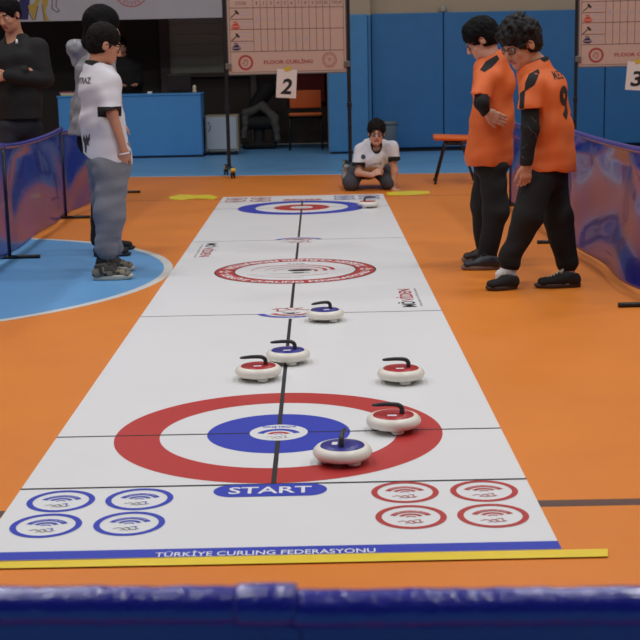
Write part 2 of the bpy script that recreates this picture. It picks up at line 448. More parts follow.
# bin
t = thing('waste_bin', 'light grey round waste bin by the blue wall behind the kneeling boy', 'bin', (1.22, 15.1, 0))
bm = BM(); lathe(bm, [(0, 0), (.1, 0), (.125, .42), (.13, .43), (.118, .43), (.095, .02), (0, .02)], 32); obj('bucket', bm, mat('bin_grey', (130, 140, 142), .5), t)
bm = BM(); lathe(bm, [(.1, .425), (.135, .425), (.135, .465), (.12, .475), (.1, .475), (.1, .425)], 32); obj('rim', bm, mat('bin_rim', (105, 112, 115), .5), t)

# orange chair
M_ochair = mat('chair_orange_fabric', (216, 104, 42), .7, bump=.2, bscale=200)
def make_chair(loc, rz, label, group=None):
    t = thing('visitor_chair', label, 'chair', loc, rz, group)      # faces -X
    bm = BM(); box(bm, -.22, .2, -.23, .23, .45, .5, .024)
    for v in bm.verts: v.co.z += .02*(v.co.x/.2)**2*(1 if v.co.x < 0 else .3)+.012
    obj('seat', bm, M_ochair, t, True)
    bm = BM(); box(bm, .2, .235, -.22, .22, .58, .84, .016)
    for v in bm.verts: v.co.x += .05*(v.co.z-.55)-.3*v.co.y*v.co.y+.03
    obj('backrest', bm, M_ochair, t, True)
    for s in (-1, 1):
        for x, fx in ((-.07, -.2), (.08, .24)):
            bm = BM(); tube(bm, [(x, s*.2, .46), (x*1.3, s*.215, .42), (fx, s*.225, .012)], .012, 10); lathe(bm, [(0, 0), (.016, 0), (.016, .03), (0, .03)], 12, (fx, s*.225, 0)); obj('leg', bm, M_steel, t)
        bm = BM(); tube(bm, [(.02, s*.215, .44), (.18, s*.22, .45), (.25, s*.22, .55), (.265, s*.2, .72)], .011, 10); obj('back_support', bm, M_steel, t)
    bm = BM(); box(bm, -.1, .1, -.2, .2, .425, .458, .008); obj('under_frame', bm, M_steel, t)
    return t
ch1 = make_chair((1.675, 10.22, 0), math.radians(-4), 'orange chair on the floor beside the two boys in orange', None)
ch2 = make_chair((-.02, 16.6, 0), math.radians(90), 'orange chair in the dark recess under scoreboard 2', None); ch2.scale = (1.15, 1.15, 1.1)
# dark armchair with grey jacket in recess
t = thing('armchair', 'black padded chair in the dark recess with a grey jacket over it', 'chair', (-.78, 16.9, 0))
f = Fld(.012); f.seg((-.95, 16.9, .42), (-.6, 16.9, .42), .11, .11, k=.05).seg((-.93, 17.12, .5), (-.62, 17.12, .5), .09, .09, k=.08).seg((-.9, 17.18, .6), (-.64, 17.18, .95), .1, .14, k=.08).seg((-1.03, 16.85, .2), (-1.03, 17.1, .55), .05, .05).seg((-.52, 16.85, .2), (-.52, 17.1, .55), .05, .05).seg((-1.0, 16.85, .06), (-.55, 16.85, .06), .06, .06).seg((-.78, 16.9, .08), (-.78, 17, .4), .09, .09)
o1 = f.mesh('padded_shell', M_cblack, t)
o1.data.transform(Matrix.Translation((.78, -16.9, 0)))
f = Fld(.01); f.seg((-1.02, 16.78, .2), (-.98, 16.84, .58), .04, .06, k=.05).seg((-.98, 16.84, .58), (-.72, 16.88, .68), .06, .07, k=.05).seg((-.72, 16.88, .68), (-.52, 16.82, .5), .07, .06, k=.05).seg((-.52, 16.82, .5), (-.47, 16.76, .16), .07, .05, k=.05).disp(folds(.012, 14, 20, 3))
o = f.mesh('jacket', mat('jacket_grey', (78, 76, 72), .8)); o.data.transform(Matrix.Translation((.78, -16.9, 0))); o.location = (-.78, 16.9, 0)
tag(o, 'grey jacket hanging over the black chair in the recess', 'jacket')
bm = BM(); box(bm, -.32, .3, 18.0, 18.06, .7, 1.6, .01)
tag(obj('wall_hanging', bm, mat('dark_red_cloth', (120, 44, 40), .9), None), 'dark red hanging on the recess wall above the orange chair', 'hanging')

# banner on the upper wall
M_ban = mat('banner_cloth', (176, 174, 178), .7, noise=.04, nscale=3)
M_by = mat('banner_yellow', (178, 150, 62), .7); M_bn = mat('banner_navy', (44, 38, 92), .7); M_bl = mat('banner_outline', (70, 64, 74), .7)
bm = BM(); box(bm, -9, -1.17, 15.99, 16.0, 2.055, 3.6)
ban = obj('banner', bm, M_ban); tag(ban, 'long pale printed banner hanging above the dark recess', 'banner')
k_ = 21.0/1335
def W(px, py): p = at(px, py, 15.99); return (p.x, p.z)
p_ = Pr(lambda u, v, l: Vector((u, 15.99-.0006*l, v)), [M_ban, M_by, M_bn, M_bl, M_dred])
def bp(pts, m, ly=1): p_.poly([W(*q) for q in pts], m, ly)
bp([(24, -12), (31, -14), (29, 10), (28, 19), (20, 19), (16, 8)], M_bn, 1)
bp([(29, 4), (34, 3), (40, -14), (47, -14), (38, 4), (35, 14), (36, 19), (33, 19), (31, 12)], M_by, 2)
bp([(41, -14), (50, -14), (48, 2), (45.5, 10), (48, 18), (50, 20), (44, 20), (43, 10), (42, 2)], M_by, 3)
bp([(28, 5), (33, 3), (33, 12), (30, 13)], M_by, 4)
for L_ in ([(52.5, -10), (52, 8), (57, 11.5), (59.5, 10), (56, 6), (57, -10)], [(29, 12), (33, 19.5)], [(38, 5), (35, 19)], [(42, 4), (44.5, 20)], [(66, -14), (68, -2), (74, -8)], [(172, 14), (180, 8), (186, 12), (182, 18)], [(150, 16), (166, 17), (175, 12), (160, 6)]):
    p_.line([W(*q) for q in L_], .012, M_bl if L_[0][0] < 100 else mat('banner_faint', (160, 158, 158), .7), 5) if L_[0][0] < 100 else None
p_.done('printed_figures', ban)
p_ = Pr(lambda u, v, l: Vector((u, 15.99-.0006*l, v)), [M_dred])
cu, cv = W(131, -12)
for r0, r1 in ((.255, .27), (.19, .2)): p_.ring(cu, cv, r0, r1, M_dred, 2)
for q in range(24): p_.ring(cu+.225*math.cos(q*PI/12), cv+.225*math.sin(q*PI/12), 0, .013, M_dred, 3, n=8)
p_.done('printed_seal', ban)

# ============================================================ CURLING MAT
HW = .8304; VN, VF = -1.262, 9.045
T = thing('curling_mat', 'long white floor curling mat with target rings on the orange court', 'mat', (0, 0, 0))
bm = BM(); nx, ny = 24, 140; Zt = .0026
def mz(u, v): return Zt
box(bm, -HW, HW, VN, VF, .001, Zt, .0008)
obj('sheet', bm, M_white, T)
P2 = lambda u, v, l: Vector((u, v, Zt+.0002+.00025*l))
PM = [M_blue, M_red, M_dred, M_black, M_grey, M_pwhite, M_white]
def printed(): return Pr(P2, PM)
R = .61
def house(v0, outer, inner, name, lab):
    p = printed(); p.ring(0, v0, R*.725, R, outer, 1, n=160); o = p.done('outer_ring', T); o['label'] = lab[0]
    p = printed(); p.ring(0, v0, 0, R*.437, inner, 1, n=128); o = p.done('inner_disc', T); o['label'] = lab[1]
house(0, M_red, M_blue, '', ('red outer ring', 'blue inner disc'))
house(7.8817, M_blue, M_red, '', ('blue outer ring', 'red inner disc'))
w = .0085
for nm, segs in (('centre_line', [(-.615, 8.5)]),):
    p = printed()
    for a, b in segs: p.rect(-w, w, a, b, M_black, 2)
    p.done(nm, T)
for v, hw, m in ((-.619, .007, M_black), (0, .006, M_black), (2.406, .006, M_grey), (5.523, .006, M_grey), (7.8817, .006, M_grey), (8.5, .006, M_grey)):
    p = printed(); p.rect(-HW, HW, v-hw, v+hw, m, 2); p.done('cross_line', T)
def hands(p, u, v, s, m, m2, f):          # the little thrower drawing under the arcs
    for pts in ([(-.5, -.1), (-.3, 0), (-.15, -.12), (-.05, .02), (.1, -.05)], [(-.25, -.28), (-.1, -.2), (0, -.3), (.15, -.2)], [(.1, .05), (.3, .1), (.28, -.12), (.42, -.16)], [(.0, -.05), (.15, -.22), (.35, -.25)]):
        p.line([(u+f*x*s, v+f*y*s) for x, y in pts], .04*s, m if pts[0][0] < .1 else m2, 4)
def arcs(p, u, v, s, f, m1, m2, m3, wtxt=True, txt='TÜRKİYE CURLING'):
    c = PI/2 if f > 0 else -PI/2
    p.ring(u, v, s*.74, s, m1, 3, c-1.15, c+1.15)
    if wtxt: p.text(txt, u, v, s*1.6, s*.12, M_pwhite, 4, arc=(s*.89, c, False))
    p.ring(u, v, s*.42, s*.6, m2, 3, c-1.05, c+1.05)
    p.ring(u, v, s*.2, s*.28, m3, 3, c-1.0, c+1.0)
# centre logo of the near rings
p = printed()
p.ring(0, 0, 0, .1085, M_white, 4)
p.ring(0, -.035, .06, .085, M_blue, 5, PI/2-1.25, PI/2+1.25); p.ring(0, -.035, .026, .046, M_red, 5, PI/2-1.2, PI/2+1.2); p.ring(0, -.035, .012, .018, M_blue, 5, PI/2-1.2, PI/2+1.2)
p.text('KÖRLİNG', 0, .074, .125, .032, M_blue, 5, rot=PI, bold=.03)
hands(p, 0, -.055, .09, M_red, M_grey, 1)
p.done('club_logo', T)
p = printed()
p.ring(0, 7.8817, 0, .1085, M_white, 4); p.ring(0, 7.8817+.035, .068, .085, M_grey, 5, -PI/2-1.25, -PI/2+1.25); p.text('KÖRLİNG', 0, 7.80, .13, .026, M_grey, 5)
hands(p, 0, 7.94, .09, M_grey, M_grey, -1)
p.done('club_logo', T)
# hog line logos
for v, f in ((2.406, -1), (5.523, 1)):
    p = printed(); p.rect(-.02, .02, v-.18 if f > 0 else v-.15, v+.15 if f > 0 else v+.18, M_white, 3); p.rect(-.15, .15, v-.02, v+.02, M_white, 3)
    sy = .8
    c = PI/2*f
    p.ring(-.0, v+f*.03*-1, .148, .19, M_blue, 5, c-1.35, c+1.35, sy=sy)
    p.ring(0, v-f*.03, .085, .115, M_red, 5, c-1.3, c+1.3, sy=sy)
    p.ring(0, v-f*.03, .035, .05, M_grey, 5, c-1.3, c+1.3, sy=sy)
    vs0 = len(p.bm.verts); p.text('TÜRKİYE CURLING', 0, 0, .34, .016, M_pwhite, 6, arc=(.1725, c, False))
    p.bm.verts.ensure_lookup_table()
    for vv in p.bm.verts[vs0:]: vv.co.y = vv.co.y*sy+v-f*.03
    hands(p, 0, v-f*.1, .26, M_red, M_red, f)
    p.text('CURLING' , 0, v-f*.03, .1, .03, M_grey, 6, rot=0 if f > 0 else PI)
    p.done('hog_line_logo', T)
# big round emblem half way
VM, RM = 3.958, .537
p = printed(); p.ring(0, VM, 0, RM*.77, M_white, 3); p.ring(0, VM, RM*.76, RM*.985, M_dred, 4, n=160)
p.ring(0, VM, RM*.985, RM, M_black, 4, n=160); p.ring(0, VM, RM*.745, RM*.76, M_black, 4, n=160)
p.text('TÜRKİYE CURLING FEDERASYONU', 0, VM, 1.3, .075, M_pwhite, 5, arc=(RM*.87, -PI/2, True), bold=.03)
p.text('TURKISH CURLING FEDERATION', 0, VM, 1.24, .075, M_pwhite, 5, arc=(RM*.87, PI/2, True), bold=.03)
for s in (-1, 1):
    for q in range(5): p.ring(s*RM*.87+.03*math.cos(q*1.257), VM+.03*math.sin(q*1.257), 0, .014, M_pwhite, 5, n=10)
def sw(cx, cy, rx, ry, a0, a1, w0, w1, m, ly=5):
    n = 40; L1 = []; L2 = []
    for i in range(n+1):
        t_ = i/n; a = a0+(a1-a0)*t_; ww = w0+(w1-w0)*t_; L1.append((cx+(rx+ww)*math.cos(a), VM+cy+(ry+ww)*math.sin(a))); L2.append((cx+(rx-ww)*math.cos(a), VM+cy+(ry-ww)*math.sin(a)))
    for i in range(n): p.poly([L1[i], L2[i], L2[i+1], L1[i+1]], m, ly)
sw(-.02, .02, .27, .22, 3.2, -.1, .002, .016, M_dred); sw(.0, .0, .20, .16, 3.1, -.2, .002, .014, M_dred); sw(0, -.02, .14, .10, 3.3, -.3, .002, .012, M_dred)
sw(-.02, -.06, .30, .17, 3.6, 5.6, .002, .006, M_dred); sw(0, -.06, .33, .24, 3.4, 4.9, .001, .005, M_grey)
p.ring(.03, VM+.0, 0, .08, M_black, 6, sy=.55); p.ring(.02, VM-.1, 0, .04, M_black, 6, sy=.4); sw(-.05, -.08, .15, .06, 3.6, 6.0, .002, .006, M_black)
p.text('2010', 0, VM+.30, .12, .04, M_grey, 6, rot=PI)
p.done('round_emblem', T)
# start pills
def pill(p, u, v, hw, hh, m): 
    p.rect(u-hw+hh, u+hw-hh, v-hh, v+hh, m, 3); p.ring(u-hw+hh, v, 0, hh, m, 3, PI/2, 3*PI/2); p.ring(u+hw-hh, v, 0, hh, m, 3, -PI/2, PI/2)
ga, gb = gnd(213.5, 491.5), gnd(327, 488.5); gt, gbm = gnd(270, 484.3), gnd(270, 496.5)
p = printed(); pv = (gt.y+gbm.y)/2; ph = (gt.y-gbm.y)/2; pu = (ga.x+gb.x)/2; pw = (gb.x-ga.x)/2
pill(p, pu, pv, pw, ph, M_blue); p.text('START', pu, pv, pw*1.46, ph*1.1, M_pwhite, 5, bold=.015)
o = p.done('start_label', T); o['label'] = 'blue START label'
p = printed(); pill(p, 0, 8.61, .2, .06, M_red); p.text('START', 0, 8.61, .29, .07, M_pwhite, 5, rot=PI, bold=.015)
o = p.done('start_label', T); o['label'] = 'red START label'
# eight small rings at either end
nb = [gnd(x, y) for x, y in [(61, 501.2), (139.5, 499.2), (46, 525.7), (129.3, 523.7)]]; nr = [gnd(x, y) for x, y in [(405, 492.2), (484, 491), (411, 517), (493, 515.7)]]
def small(u, v, m, f):
    p = printed(); r = .108
    p.ring(u, v, r*.82, r, m, 3, n=72); rg = p.done('small_ring', T); p = printed()
    arcs(p, u, v-f*.012, .069, f, m, m, m, True); hands(p, u, v-f*.035, .085, M_grey if m is M_blue else m, m, f)
    p.done('thrower_logo', rg)
for q in nb: small(q.x, q.y, M_blue, 1)
for q in nr: small(q.x, q.y, M_dred, 1)
for q in nb: small(-q.x, 7.8817-q.y-.0, M_blue, -1)
for q in nr: small(-q.x, 7.8817-q.y-.0, M_dred, -1)
# end band
p = printed()
p.rect(-HW, HW, VN+.001, -1.198, M_blue, 2)
a, b = gnd(159, 552), gnd(378, 547)
p.text('TÜRKİYE CURLING FEDERASYONU', (a.x+b.x)/2-.008, -1.238, b.x-a.x, .046, M_pwhite, 4, bold=.01)
p.done('end_band', T)
p = printed(); p.rect(-HW, HW, VF-.03, VF-.001, M_white, 2)
# sponsor marks
def sponsor(pc, L_, f):
    p = printed(); r = PI/2 if f > 0 else -PI/2
    p.text('MÖ', pc.x, pc.y-f*L_*.36, L_*.29, .1, M_black, 4, rot=r, bold=.012)
    p.text('VİDEN', pc.x, pc.y+f*L_*.14, L_*.64, .1, M_dred, 4, rot=r, bold=.01)
    p.text('STRATEJİK İLETİŞİM AJANSI', pc.x+f*.078, pc.y, L_*.95, .02, M_grey, 4, rot=r)
    p.done('sponsor_mark', T)
ca, cb = gnd(417, 306.5), gnd(408, 288)
sponsor(Vector((.655, (ca.y+cb.y)/2, 0)), cb.y-ca.y, 1)
ca, cb = gnd(204, 257), gnd(212, 243)
sponsor(Vector((-.655, (ca.y+cb.y)/2, 0)), cb.y-ca.y, -1)

# yellow tapes
bm = BM(); ys = [(-60, 563.3, 569.5), (0, 560.8, 567.5), (300, 554, 562), (608, 547.9, 555.6)]
vs = []
for x, y0, y1 in ys:
    vs.append([bm.verts.new(gnd(x, y0, .0052)), bm.verts.new(gnd(x, y1, .0048)), bm.verts.new(gnd(x, y1, .0018)), bm.verts.new(gnd(x, y0, .0042))])
for a, b in zip(vs[:-1], vs[1:]):
    for k in range(4): bm.faces.new((a[k], a[(k+1) % 4], b[(k+1) % 4], b[k]))
bm.faces.new(vs[0]); bm.faces.new(vs[-1][::-1])
bmesh.ops.recalc_face_normals(bm, faces=bm.faces)
tag(obj('tape_strip', bm, M_yel), 'long yellow tape along the near end of the white mat', 'tape')
def tape(pts, lab):
    bm = BM(); top = [bm.verts.new(gnd(x, y)+Vector((0, 0, .006+.003*math.sin(x)))) for x, y in pts]
    f_ = bm.faces.new(top); r = bmesh.ops.extrude_face_region(bm, geom=[f_])
    for v in r['geom']:
        if isinstance(v, bmesh.types.BMVert): v.co.z = .001
    bmesh.ops.recalc_face_normals(bm, faces=bm.faces)
    tag(obj('tape_piece', bm, M_yelpad), lab, 'tape')
tape([(169, 196.5), (180, 194), (196, 195), (210, 194.5), (218, 196.5), (214, 199), (196, 198), (182, 199.5), (170, 199)], 'yellow tape piece at the far left corner of the mat')
tape([(386, 192.5), (395, 191), (412, 190.3), (429, 191.2), (430, 193), (412, 194.5), (398, 194.8), (388, 194.5)], 'yellow tape piece under the hand of the kneeling boy')

# ================================================================= STONES
def make_stone(loc, rz, red, label, s=1):
    t = thing('curling_stone', label, 'curling stone', loc, rz, 'floor curling stones')
    bm = BM(); lathe(bm, [(0, .017), (.083, .017), (.098, .0205), (.109, .029), (.1125, .04), (.109, .052), (.099, .062), (.09, .0655), (.085, .0655), (.083, .064), (0, .064)], 72)
    obj('body', bm, M_plwhite, t, True)
    bm = BM(); lathe(bm, [(.084, .0642), (.082, .0668), (.04, .0695), (0, .0705)], 64); obj('top_disc', bm, M_stred if red else M_stblue, t, True)
    for k in range(3):
        a = k*2*PI/3-PI/2+.25
        bm = BM(); lathe(bm, [(0, .0005), (.017, .0005), (.025, .004), (.029, .019), (0, .019)], 20, (.068*math.cos(a), .068*math.sin(a), 0)); obj('glide_foot', bm, M_plwhite, t, True)
    # handle: column off centre, then a grip reaching over the disc towards -X
    pts = [(.034, 0, .066), (.0355, 0, .078), (.035, 0, .09), (.029, 0, .1005), (.018, 0, .1065), (0, 0, .1085), (-.03, 0, .109), (-.065, 0, .107), (-.082, 0, .1055), (-.088, 0, .105)]
    rr = [.0112, .0104, .0101, .0098, .0094, .009, .0086, .0078, .0058, .002]
    pp = []; q = []
    for i in range(len(pts)-1):
        for j in range(3):
            t_ = j/3; pp.append(Vector(pts[i]).lerp(Vector(pts[i+1]), t_)); q.append(rr[i]*(1-t_)+rr[i+1]*t_)
    pp.append(Vector(pts[-1])); q.append(rr[-1])
    bm = BM(); tube(bm, pp, q, 14); obj('handle', bm, M_handle, t, True)
    bm = BM(); box(bm, -.024, .014, -.04, -.019, .0692, .0705); obj('sticker', bm, M_sticker, t)
    for o in t.children: o.data.transform(Matrix.Scale(.915, 4))
    return t
def sp(x, y): g = gnd(x, y, .037); return (g.x, g.y, .003)
# pixel centre of each body outline
st_r = make_stone(sp(258.5, 370.5), math.radians(4), True, 'red-topped curling stone left of the centre line, beside a blue-topped one')
dup(st_r, sp(401, 373), math.radians(-2), 'red-topped curling stone standing alone at the right, behind the near rings')
dup(st_r, sp(393.5, 420.5), math.radians(-4), 'red-topped curling stone on the red outer ring at the right')
fr = dup(st_r, sp(368, 203.2), math.radians(188), 'red-topped curling stone at the far end on the blue outer ring')
st_b = make_stone(sp(288, 354.5), math.radians(2), False, 'blue-topped curling stone on the centre line, just behind a red-topped one')
dup(st_b, sp(325, 313.5), math.radians(28), 'blue-topped curling stone on the hog line logo, farthest of the blue ones')
dup(st_b, sp(342.5, 451.5), math.radians(-97), 'blue-topped curling stone between the blue disc and the red ring, nearest the camera')

# ============================================================ SCOREBOARDS
M_board = mat('board_pinkish_white', (192, 164, 150), .5); M_bgrid = mat('board_grid', (96, 70, 70), .5)
M_brd = mat('board_red', (160, 60, 56), .5); M_bpen = mat('board_marker_pale', (175, 160, 168), .6); M_alu = mat('aluminium', (130, 126, 122), .35, metal=.6)
M_card = mat('card_white', (222, 214, 210), .6); M_ink = mat('card_ink', (20, 20, 22), .6); M_navy = mat('board_navy', (40, 42, 90), .5)
M_sred = mat('board_stone_red', (196, 70, 56), .5); M_brake = mat('castor_brake_yellow', (208, 176, 40), .5)
def scoreboard(loc, rz, digit, label, cardlabel):
    """local frame: x along the board, z up, faces -y"""
    t = thing('scoreboard', label, 'scoreboard', loc, rz, 'scoreboards on castors')
    WB = 1.46; zb = 1.235; zt = 2.5; H = zt-zb
    bm = BM(); box(bm, 0, WB, 0, .02, zb, zt, .004); pan = obj('panel', bm, M_board, t)
    bm = BM()
    for b_ in ((-.012, 0, zb-.012, zt), (WB, WB+.012, zb-.012, zt)): box(bm, b_[0], b_[1], -.008, .026, b_[2], b_[3], .003)
    box(bm, 0, WB, -.008, .026, zb-.012, zb+.004, .003); box(bm, 0, WB, -.008, .026, zt-.006, zt+.012, .003)
    obj('frame', bm, M_alu, t)
    P = Pr(lambda u, v, l: Vector((u, -.0006-.0004*l, v)), [M_board, M_bgrid, M_brd, M_bpen, M_navy, M_sred, M_ink])
    k = .01236; X = lambda px: (px-228)*k; Z = lambda py: zb+(71.3-py)*k
    xs = [230, 253.5, 260.6, 267.4, 274.8, 282, 288.5, 295.6, 302.3, 309.4, 316.5, 323.2, 330.3, 344]
    rows = [-2, 8, 28.5, 49.8]
    for y in rows: P.rect(X(230), X(344), Z(y)-.004, Z(y)+.004, M_bgrid)
    for y in (18.7, 39.8): P.rect(X(230), X(253.5), Z(y)-.004, Z(y)+.004, M_bgrid)
    for i, x in enumerate(xs): P.rect(X(x)-.003, X(x)+.003, Z(49.8), Z(-2), M_bgrid)
    P.rect(X(230), X(344), Z(69.6)-.003, Z(69.6)+.003, M_bgrid); P.rect(X(230)-.003, X(230)+.003, Z(69.6), Z(49.8), M_bgrid); P.rect(X(344)-.003, X(344)+.003, Z(69.6), Z(49.8), M_bgrid)
    P.text('OYUN', X(241.5), Z(3.6), .13, .045, M_bgrid)
    for i in range(10): P.text(str(i+1), X((xs[i+1]+xs[i+2])/2), Z(3.6), .012 if i == 0 else .05 if i == 9 else .025, .04, M_bgrid)
    P.text('EK', X(326.7), Z(3.6), .05, .04, M_bgrid); P.text('TOPLAM', X(337.2), Z(3.6), .13, .04, M_bgrid)
    P.text('SKOR TABLOSU', X(286), Z(-7), .9, .07, M_brd)
    P.text('FLOOR CURLİNG', X(287.5), Z(59.8), .61, .058, M_brd, bold=.03)
    def icon_stone(px, py, m):
        u, v = X(px), Z(py); P.ring(u, v-.012, 0, .055, m, 2, sy=.5); P.rect(u-.05, u+.05, v-.012, v-.004, M_board, 3)
        P.ring(u, v+.012, 0, .036, m, 2, 0, PI, sy=.5); P.line([(u-.03, v+.045), (u+.012, v+.045), (u+.02, v+.02)], .012, m, 2)
    def icon_ham(px, py):
        u, v = X(px), Z(py); P.line([(u-.05, v-.04), (u+.03, v+.03)], .012, M_ink, 2); P.line([(u+.005, v+.045), (u+.045, v+.0)], .026, M_ink, 2)
    icon_ham(235.5, 14); icon_stone(236, 25, M_sred); icon_ham(235.5, 36); icon_stone(236, 45.5, M_navy)
    r = random.Random(3)
    for j, yy in enumerate((19, 39)):
        for i in range(1, 9):
            P.text(r.choice('01230'), X((xs[i]+xs[i+1])/2), Z(yy), .03, .06, M_bpen)
    for yy in (11.5, 15, 21.5, 25.5, 31.5, 35.5, 42, 46): P.rect(X(240.5), X(251.5), Z(yy)-.008, Z(yy)+.008, M_bpen)
    u, v = X(244.8), Z(60.3); P.ring(u, v, .066, .092, M_brd, 2); P.ring(u, v, .035, .04, M_brd, 2, .5, 5.4); P.line([(u-.03, v-.02), (u, v+.03), (u+.03, v), (u, v-.03)], .008, M_brd, 2)
    u, v = X(329), Z(59.3); P.ring(u, v, .086, .092, M_brd, 2); P.ring(u, v, .06, .064, M_brd, 2); P.text('TF', u, v, .05, .045, M_brd)
    for q in range(20): P.ring(u+.075*math.cos(q*PI/10), v+.075*math.sin(q*PI/10), 0, .006, M_brd, 2, n=6)
    P.done('printed_grid', pan)
    for sx in (-.035, WB+.035):
        bm = BM(); box(bm, sx-.02, sx+.02, -.005, .035, .12, 2.6, .004); po = obj('post', bm, M_steel, t)
        bm = BM(); box(bm, sx-.026, sx+.026, -.012, .04, .8, .86, .004); box(bm, sx-.016, sx+.016, -.03, .05, .56, .6, .006); obj('collar', bm, M_steel, po)
        bm = BM(); x_ = .018 if sx < 0 else WB-.018; box(bm, min(sx, x_)-.01, max(sx, x_)+.01, -.03, .012, zb+.06, zb+.13, .004); obj('clamp', bm, M_alu, po)
        bm = BM(); box(bm, sx-.022, sx+.022, -.3, .33, .09, .13, .006); ft = obj('foot', bm, M_steel, t)
        for y_ in (-.26, .29):
            bm = BM()
            for zz in (-.016, .016):
                nv = len(bm.verts); lathe(bm, [(0, -.009), (.034, -.009), (.038, -.004), (.038, .004), (.034, .009), (0, .009)], 24)
                bm.verts.ensure_lookup_table(); vs = bm.verts[nv:]
                bmesh.ops.rotate(bm, verts=vs, cent=(0, 0, 0), matrix=Matrix.Rotation(PI/2, 3, 'Y')); bmesh.ops.translate(bm, verts=vs, vec=(sx+zz, y_, .039))
            box(bm, sx-.007, sx+.007, y_-.014, y_+.02, .04, .095); obj('castor', bm, M_steel, ft)
            bm = BM(); box(bm, sx-.03, sx+.03, y_-.06, y_+.0, .062, .105, .01, rot=Matrix.Rotation(-.5, 3, 'X'), piv=(sx, y_, .09)); obj('brake', bm, M_brake, ft)
    for z_ in (.35, 2.56):
        if z_ > 1: bm = BM(); box(bm, -.035, WB+.035, 0, .03, z_, z_+.04, .004); obj('crossbar', bm, M_steel, t)
    # number card
    P = BM(); box(P, 0, .25, -.003, 0, 0, .345, .001); M_ = Matrix.Translation(loc) @ Matrix.Rotation(rz, 4, 'Z')
    ca = obj('number_card', P, M_card); ca.matrix_world = M_ @ Matrix.Translation((.565, -.012, .945)) @ Matrix.Rotation(math.radians(4), 4, 'Y')
    tag(ca, cardlabel, 'card', 'number cards on the scoreboards')
    P = Pr(lambda u, v, l: Vector((u, -.0035-.0004*l, v)), [M_ink]); P.text(digit, .135, .14, .13, .19, M_ink, bold=.03)
    # slanted digit
    for v in P.bm.verts: v.co.x += (v.co.z-.14)*.18
    P.done('number', ca)
    bm = BM(); box(bm, .09, .17, -.008, -.003, .325, .375, .003, rot=Matrix.Rotation(-.2, 3, 'Y'), piv=(.13, 0, .35)); obj('tape', bm, M_brake, ca)
    return t
scoreboard((-.89, 11.62, -.0), math.atan2(.32, 1.46), '2', 'scoreboard on castors with card 2 hanging below, in the middle of the hall', 'white card with the number 2 taped under the middle scoreboard')
scoreboard((3.42, 12.02, 0), math.atan2(-.25, 1.46), '3', 'scoreboard on castors with card 3 at the right edge', 'white card with the number 3 under the scoreboard at the right edge')

# ================================================================= FENCES
M_pvc = mat('blue_pvc_fabric', (24, 36, 150), .27, spec=.9, coat=.35, noise=.05, nscale=6)
M_sleeve = mat('blue_pvc_sleeve', (28, 42, 160), .22, spec=.9, coat=.35, bump=.3, bscale=85)
def fence(A, B, h, seed, label, drape=1.0, footdir=1, posts=(1, 1), amp=.03, sag=.02, side=1):
    A = Vector(A); B = Vector(B); L = (B-A).length; d = (B-A).normalized(); n = Vector((-d.y, d.x, 0))
    t = thing('barrier_fence', label, 'fence', A, 0, 'blue barrier fences')
    r = random.Random(seed); a_ = [r.uniform(0, 6) for _ in range(8)]
    nx, nz = 120, 46; bm = BM(); G = []
    for i in range(nx+1):
        s = i/nx; row = []
        ends = math.sin(PI*s)
        for j in range(nz+1):
            q = j/nz
            top = h-sag*ends*2*(1-.3*math.sin(3*s))
            z = .04+(top-.04)*q
            # swags hanging from both top corners, plus vertical creases below the hem
            u_ = 2*s-1
            swag = math.sin(5.2*(q+.55*u_*u_)+a_[0]+.5*math.sin(3*s+a_[1]))+.35*math.sin(11*(q+.5*u_*u_)+a_[4])
            vert = math.sin(9*s+a_[2]+1.1*math.sin(3*q+a_[3]))+.4*math.sin(21*s+a_[5]+1.5*q)*q
            hem = .35*math.sin(55*s+a_[6])*max(0, q-.75)*1.2+.3*math.sin(31*s+a_[7])*max(0, q-.7)
            o = amp*drape*(swag*.55+vert*.5+hem)*min(1, ends*3)*min(1, (1-q)*6+.1)
            p = d*(s*L)+n*o; row.append(bm.verts.new((p.x, p.y, z)))
        G.append(row)
    for i in range(nx):
        for j in range(nz): f_ = bm.faces.new((G[i][j], G[i+1][j], G[i+1][j+1], G[i][j+1])); f_.smooth = True
    o = obj('fabric', bm, M_pvc, t); md = o.modifiers.new('s', 'SOLIDIFY'); md.thickness = .002
    bm = BM(); pts = [d*(L*i/160)+Vector((0, .0006*math.sin(i*1.9), h-.016-sag*math.sin(PI*i/160)*2*(1-.3*math.sin(3*i/160)))) for i in range(161)]
    tube(bm, pts, [.0205+.0005*math.sin(i*.9+seed)+.0004*math.sin(i*2.3+seed*2) for i in range(161)], 14); obj('top_sleeve', bm, M_sleeve, t, True)
    for k, s in enumerate((0, L)):
        if not posts[k]: continue
        bm = BM(); c = d*s; tube(bm, [c+Vector((0, 0, .02)), c+Vector((0, 0, h+.005))], .014, 12); po = obj('post', bm, M_steel, t)
        bm = BM(); e = n*footdir; a0 = c-e*.12; a1 = c+e*.22
        tube(bm, [a0+Vector((0, 0, .014)), a1+Vector((0, 0, .014))], .014, 10); obj('foot', bm, M_steel, po)
    return t
PA, PB, PC, PD = (-2.09, 4.81, 0), (-2.15, 7.35, 0), (-2.0, 9.75, 0), (-2.05, 2.2, 0)
fence(PD, (-2.09, 4.78, 0), .84, 1, 'blue barrier fence panel at the left edge, nearest the blue circle', footdir=-1, posts=(1, 0), amp=.02)
fence(PA, PB, .83, 5, 'blue barrier fence panel in front of the man in black', footdir=-1, posts=(1, 1), amp=.022)
fence((-2.148, 7.38, 0), PC, .8, 3, 'blue barrier fence panel behind the boy in the white jersey', footdir=-1, posts=(0, 1), amp=.03)
QA, QB, QC, QD = (2.0, 5.02, 0), (2.02, 2.4, 0), (1.95, 7.6, 0), (2.08, -.2, 0)
fence(QB, QA, .85, 8, 'blue barrier fence panel right of the boy in the number 9 jersey', footdir=1, posts=(1, 1), amp=.05, sag=.012)
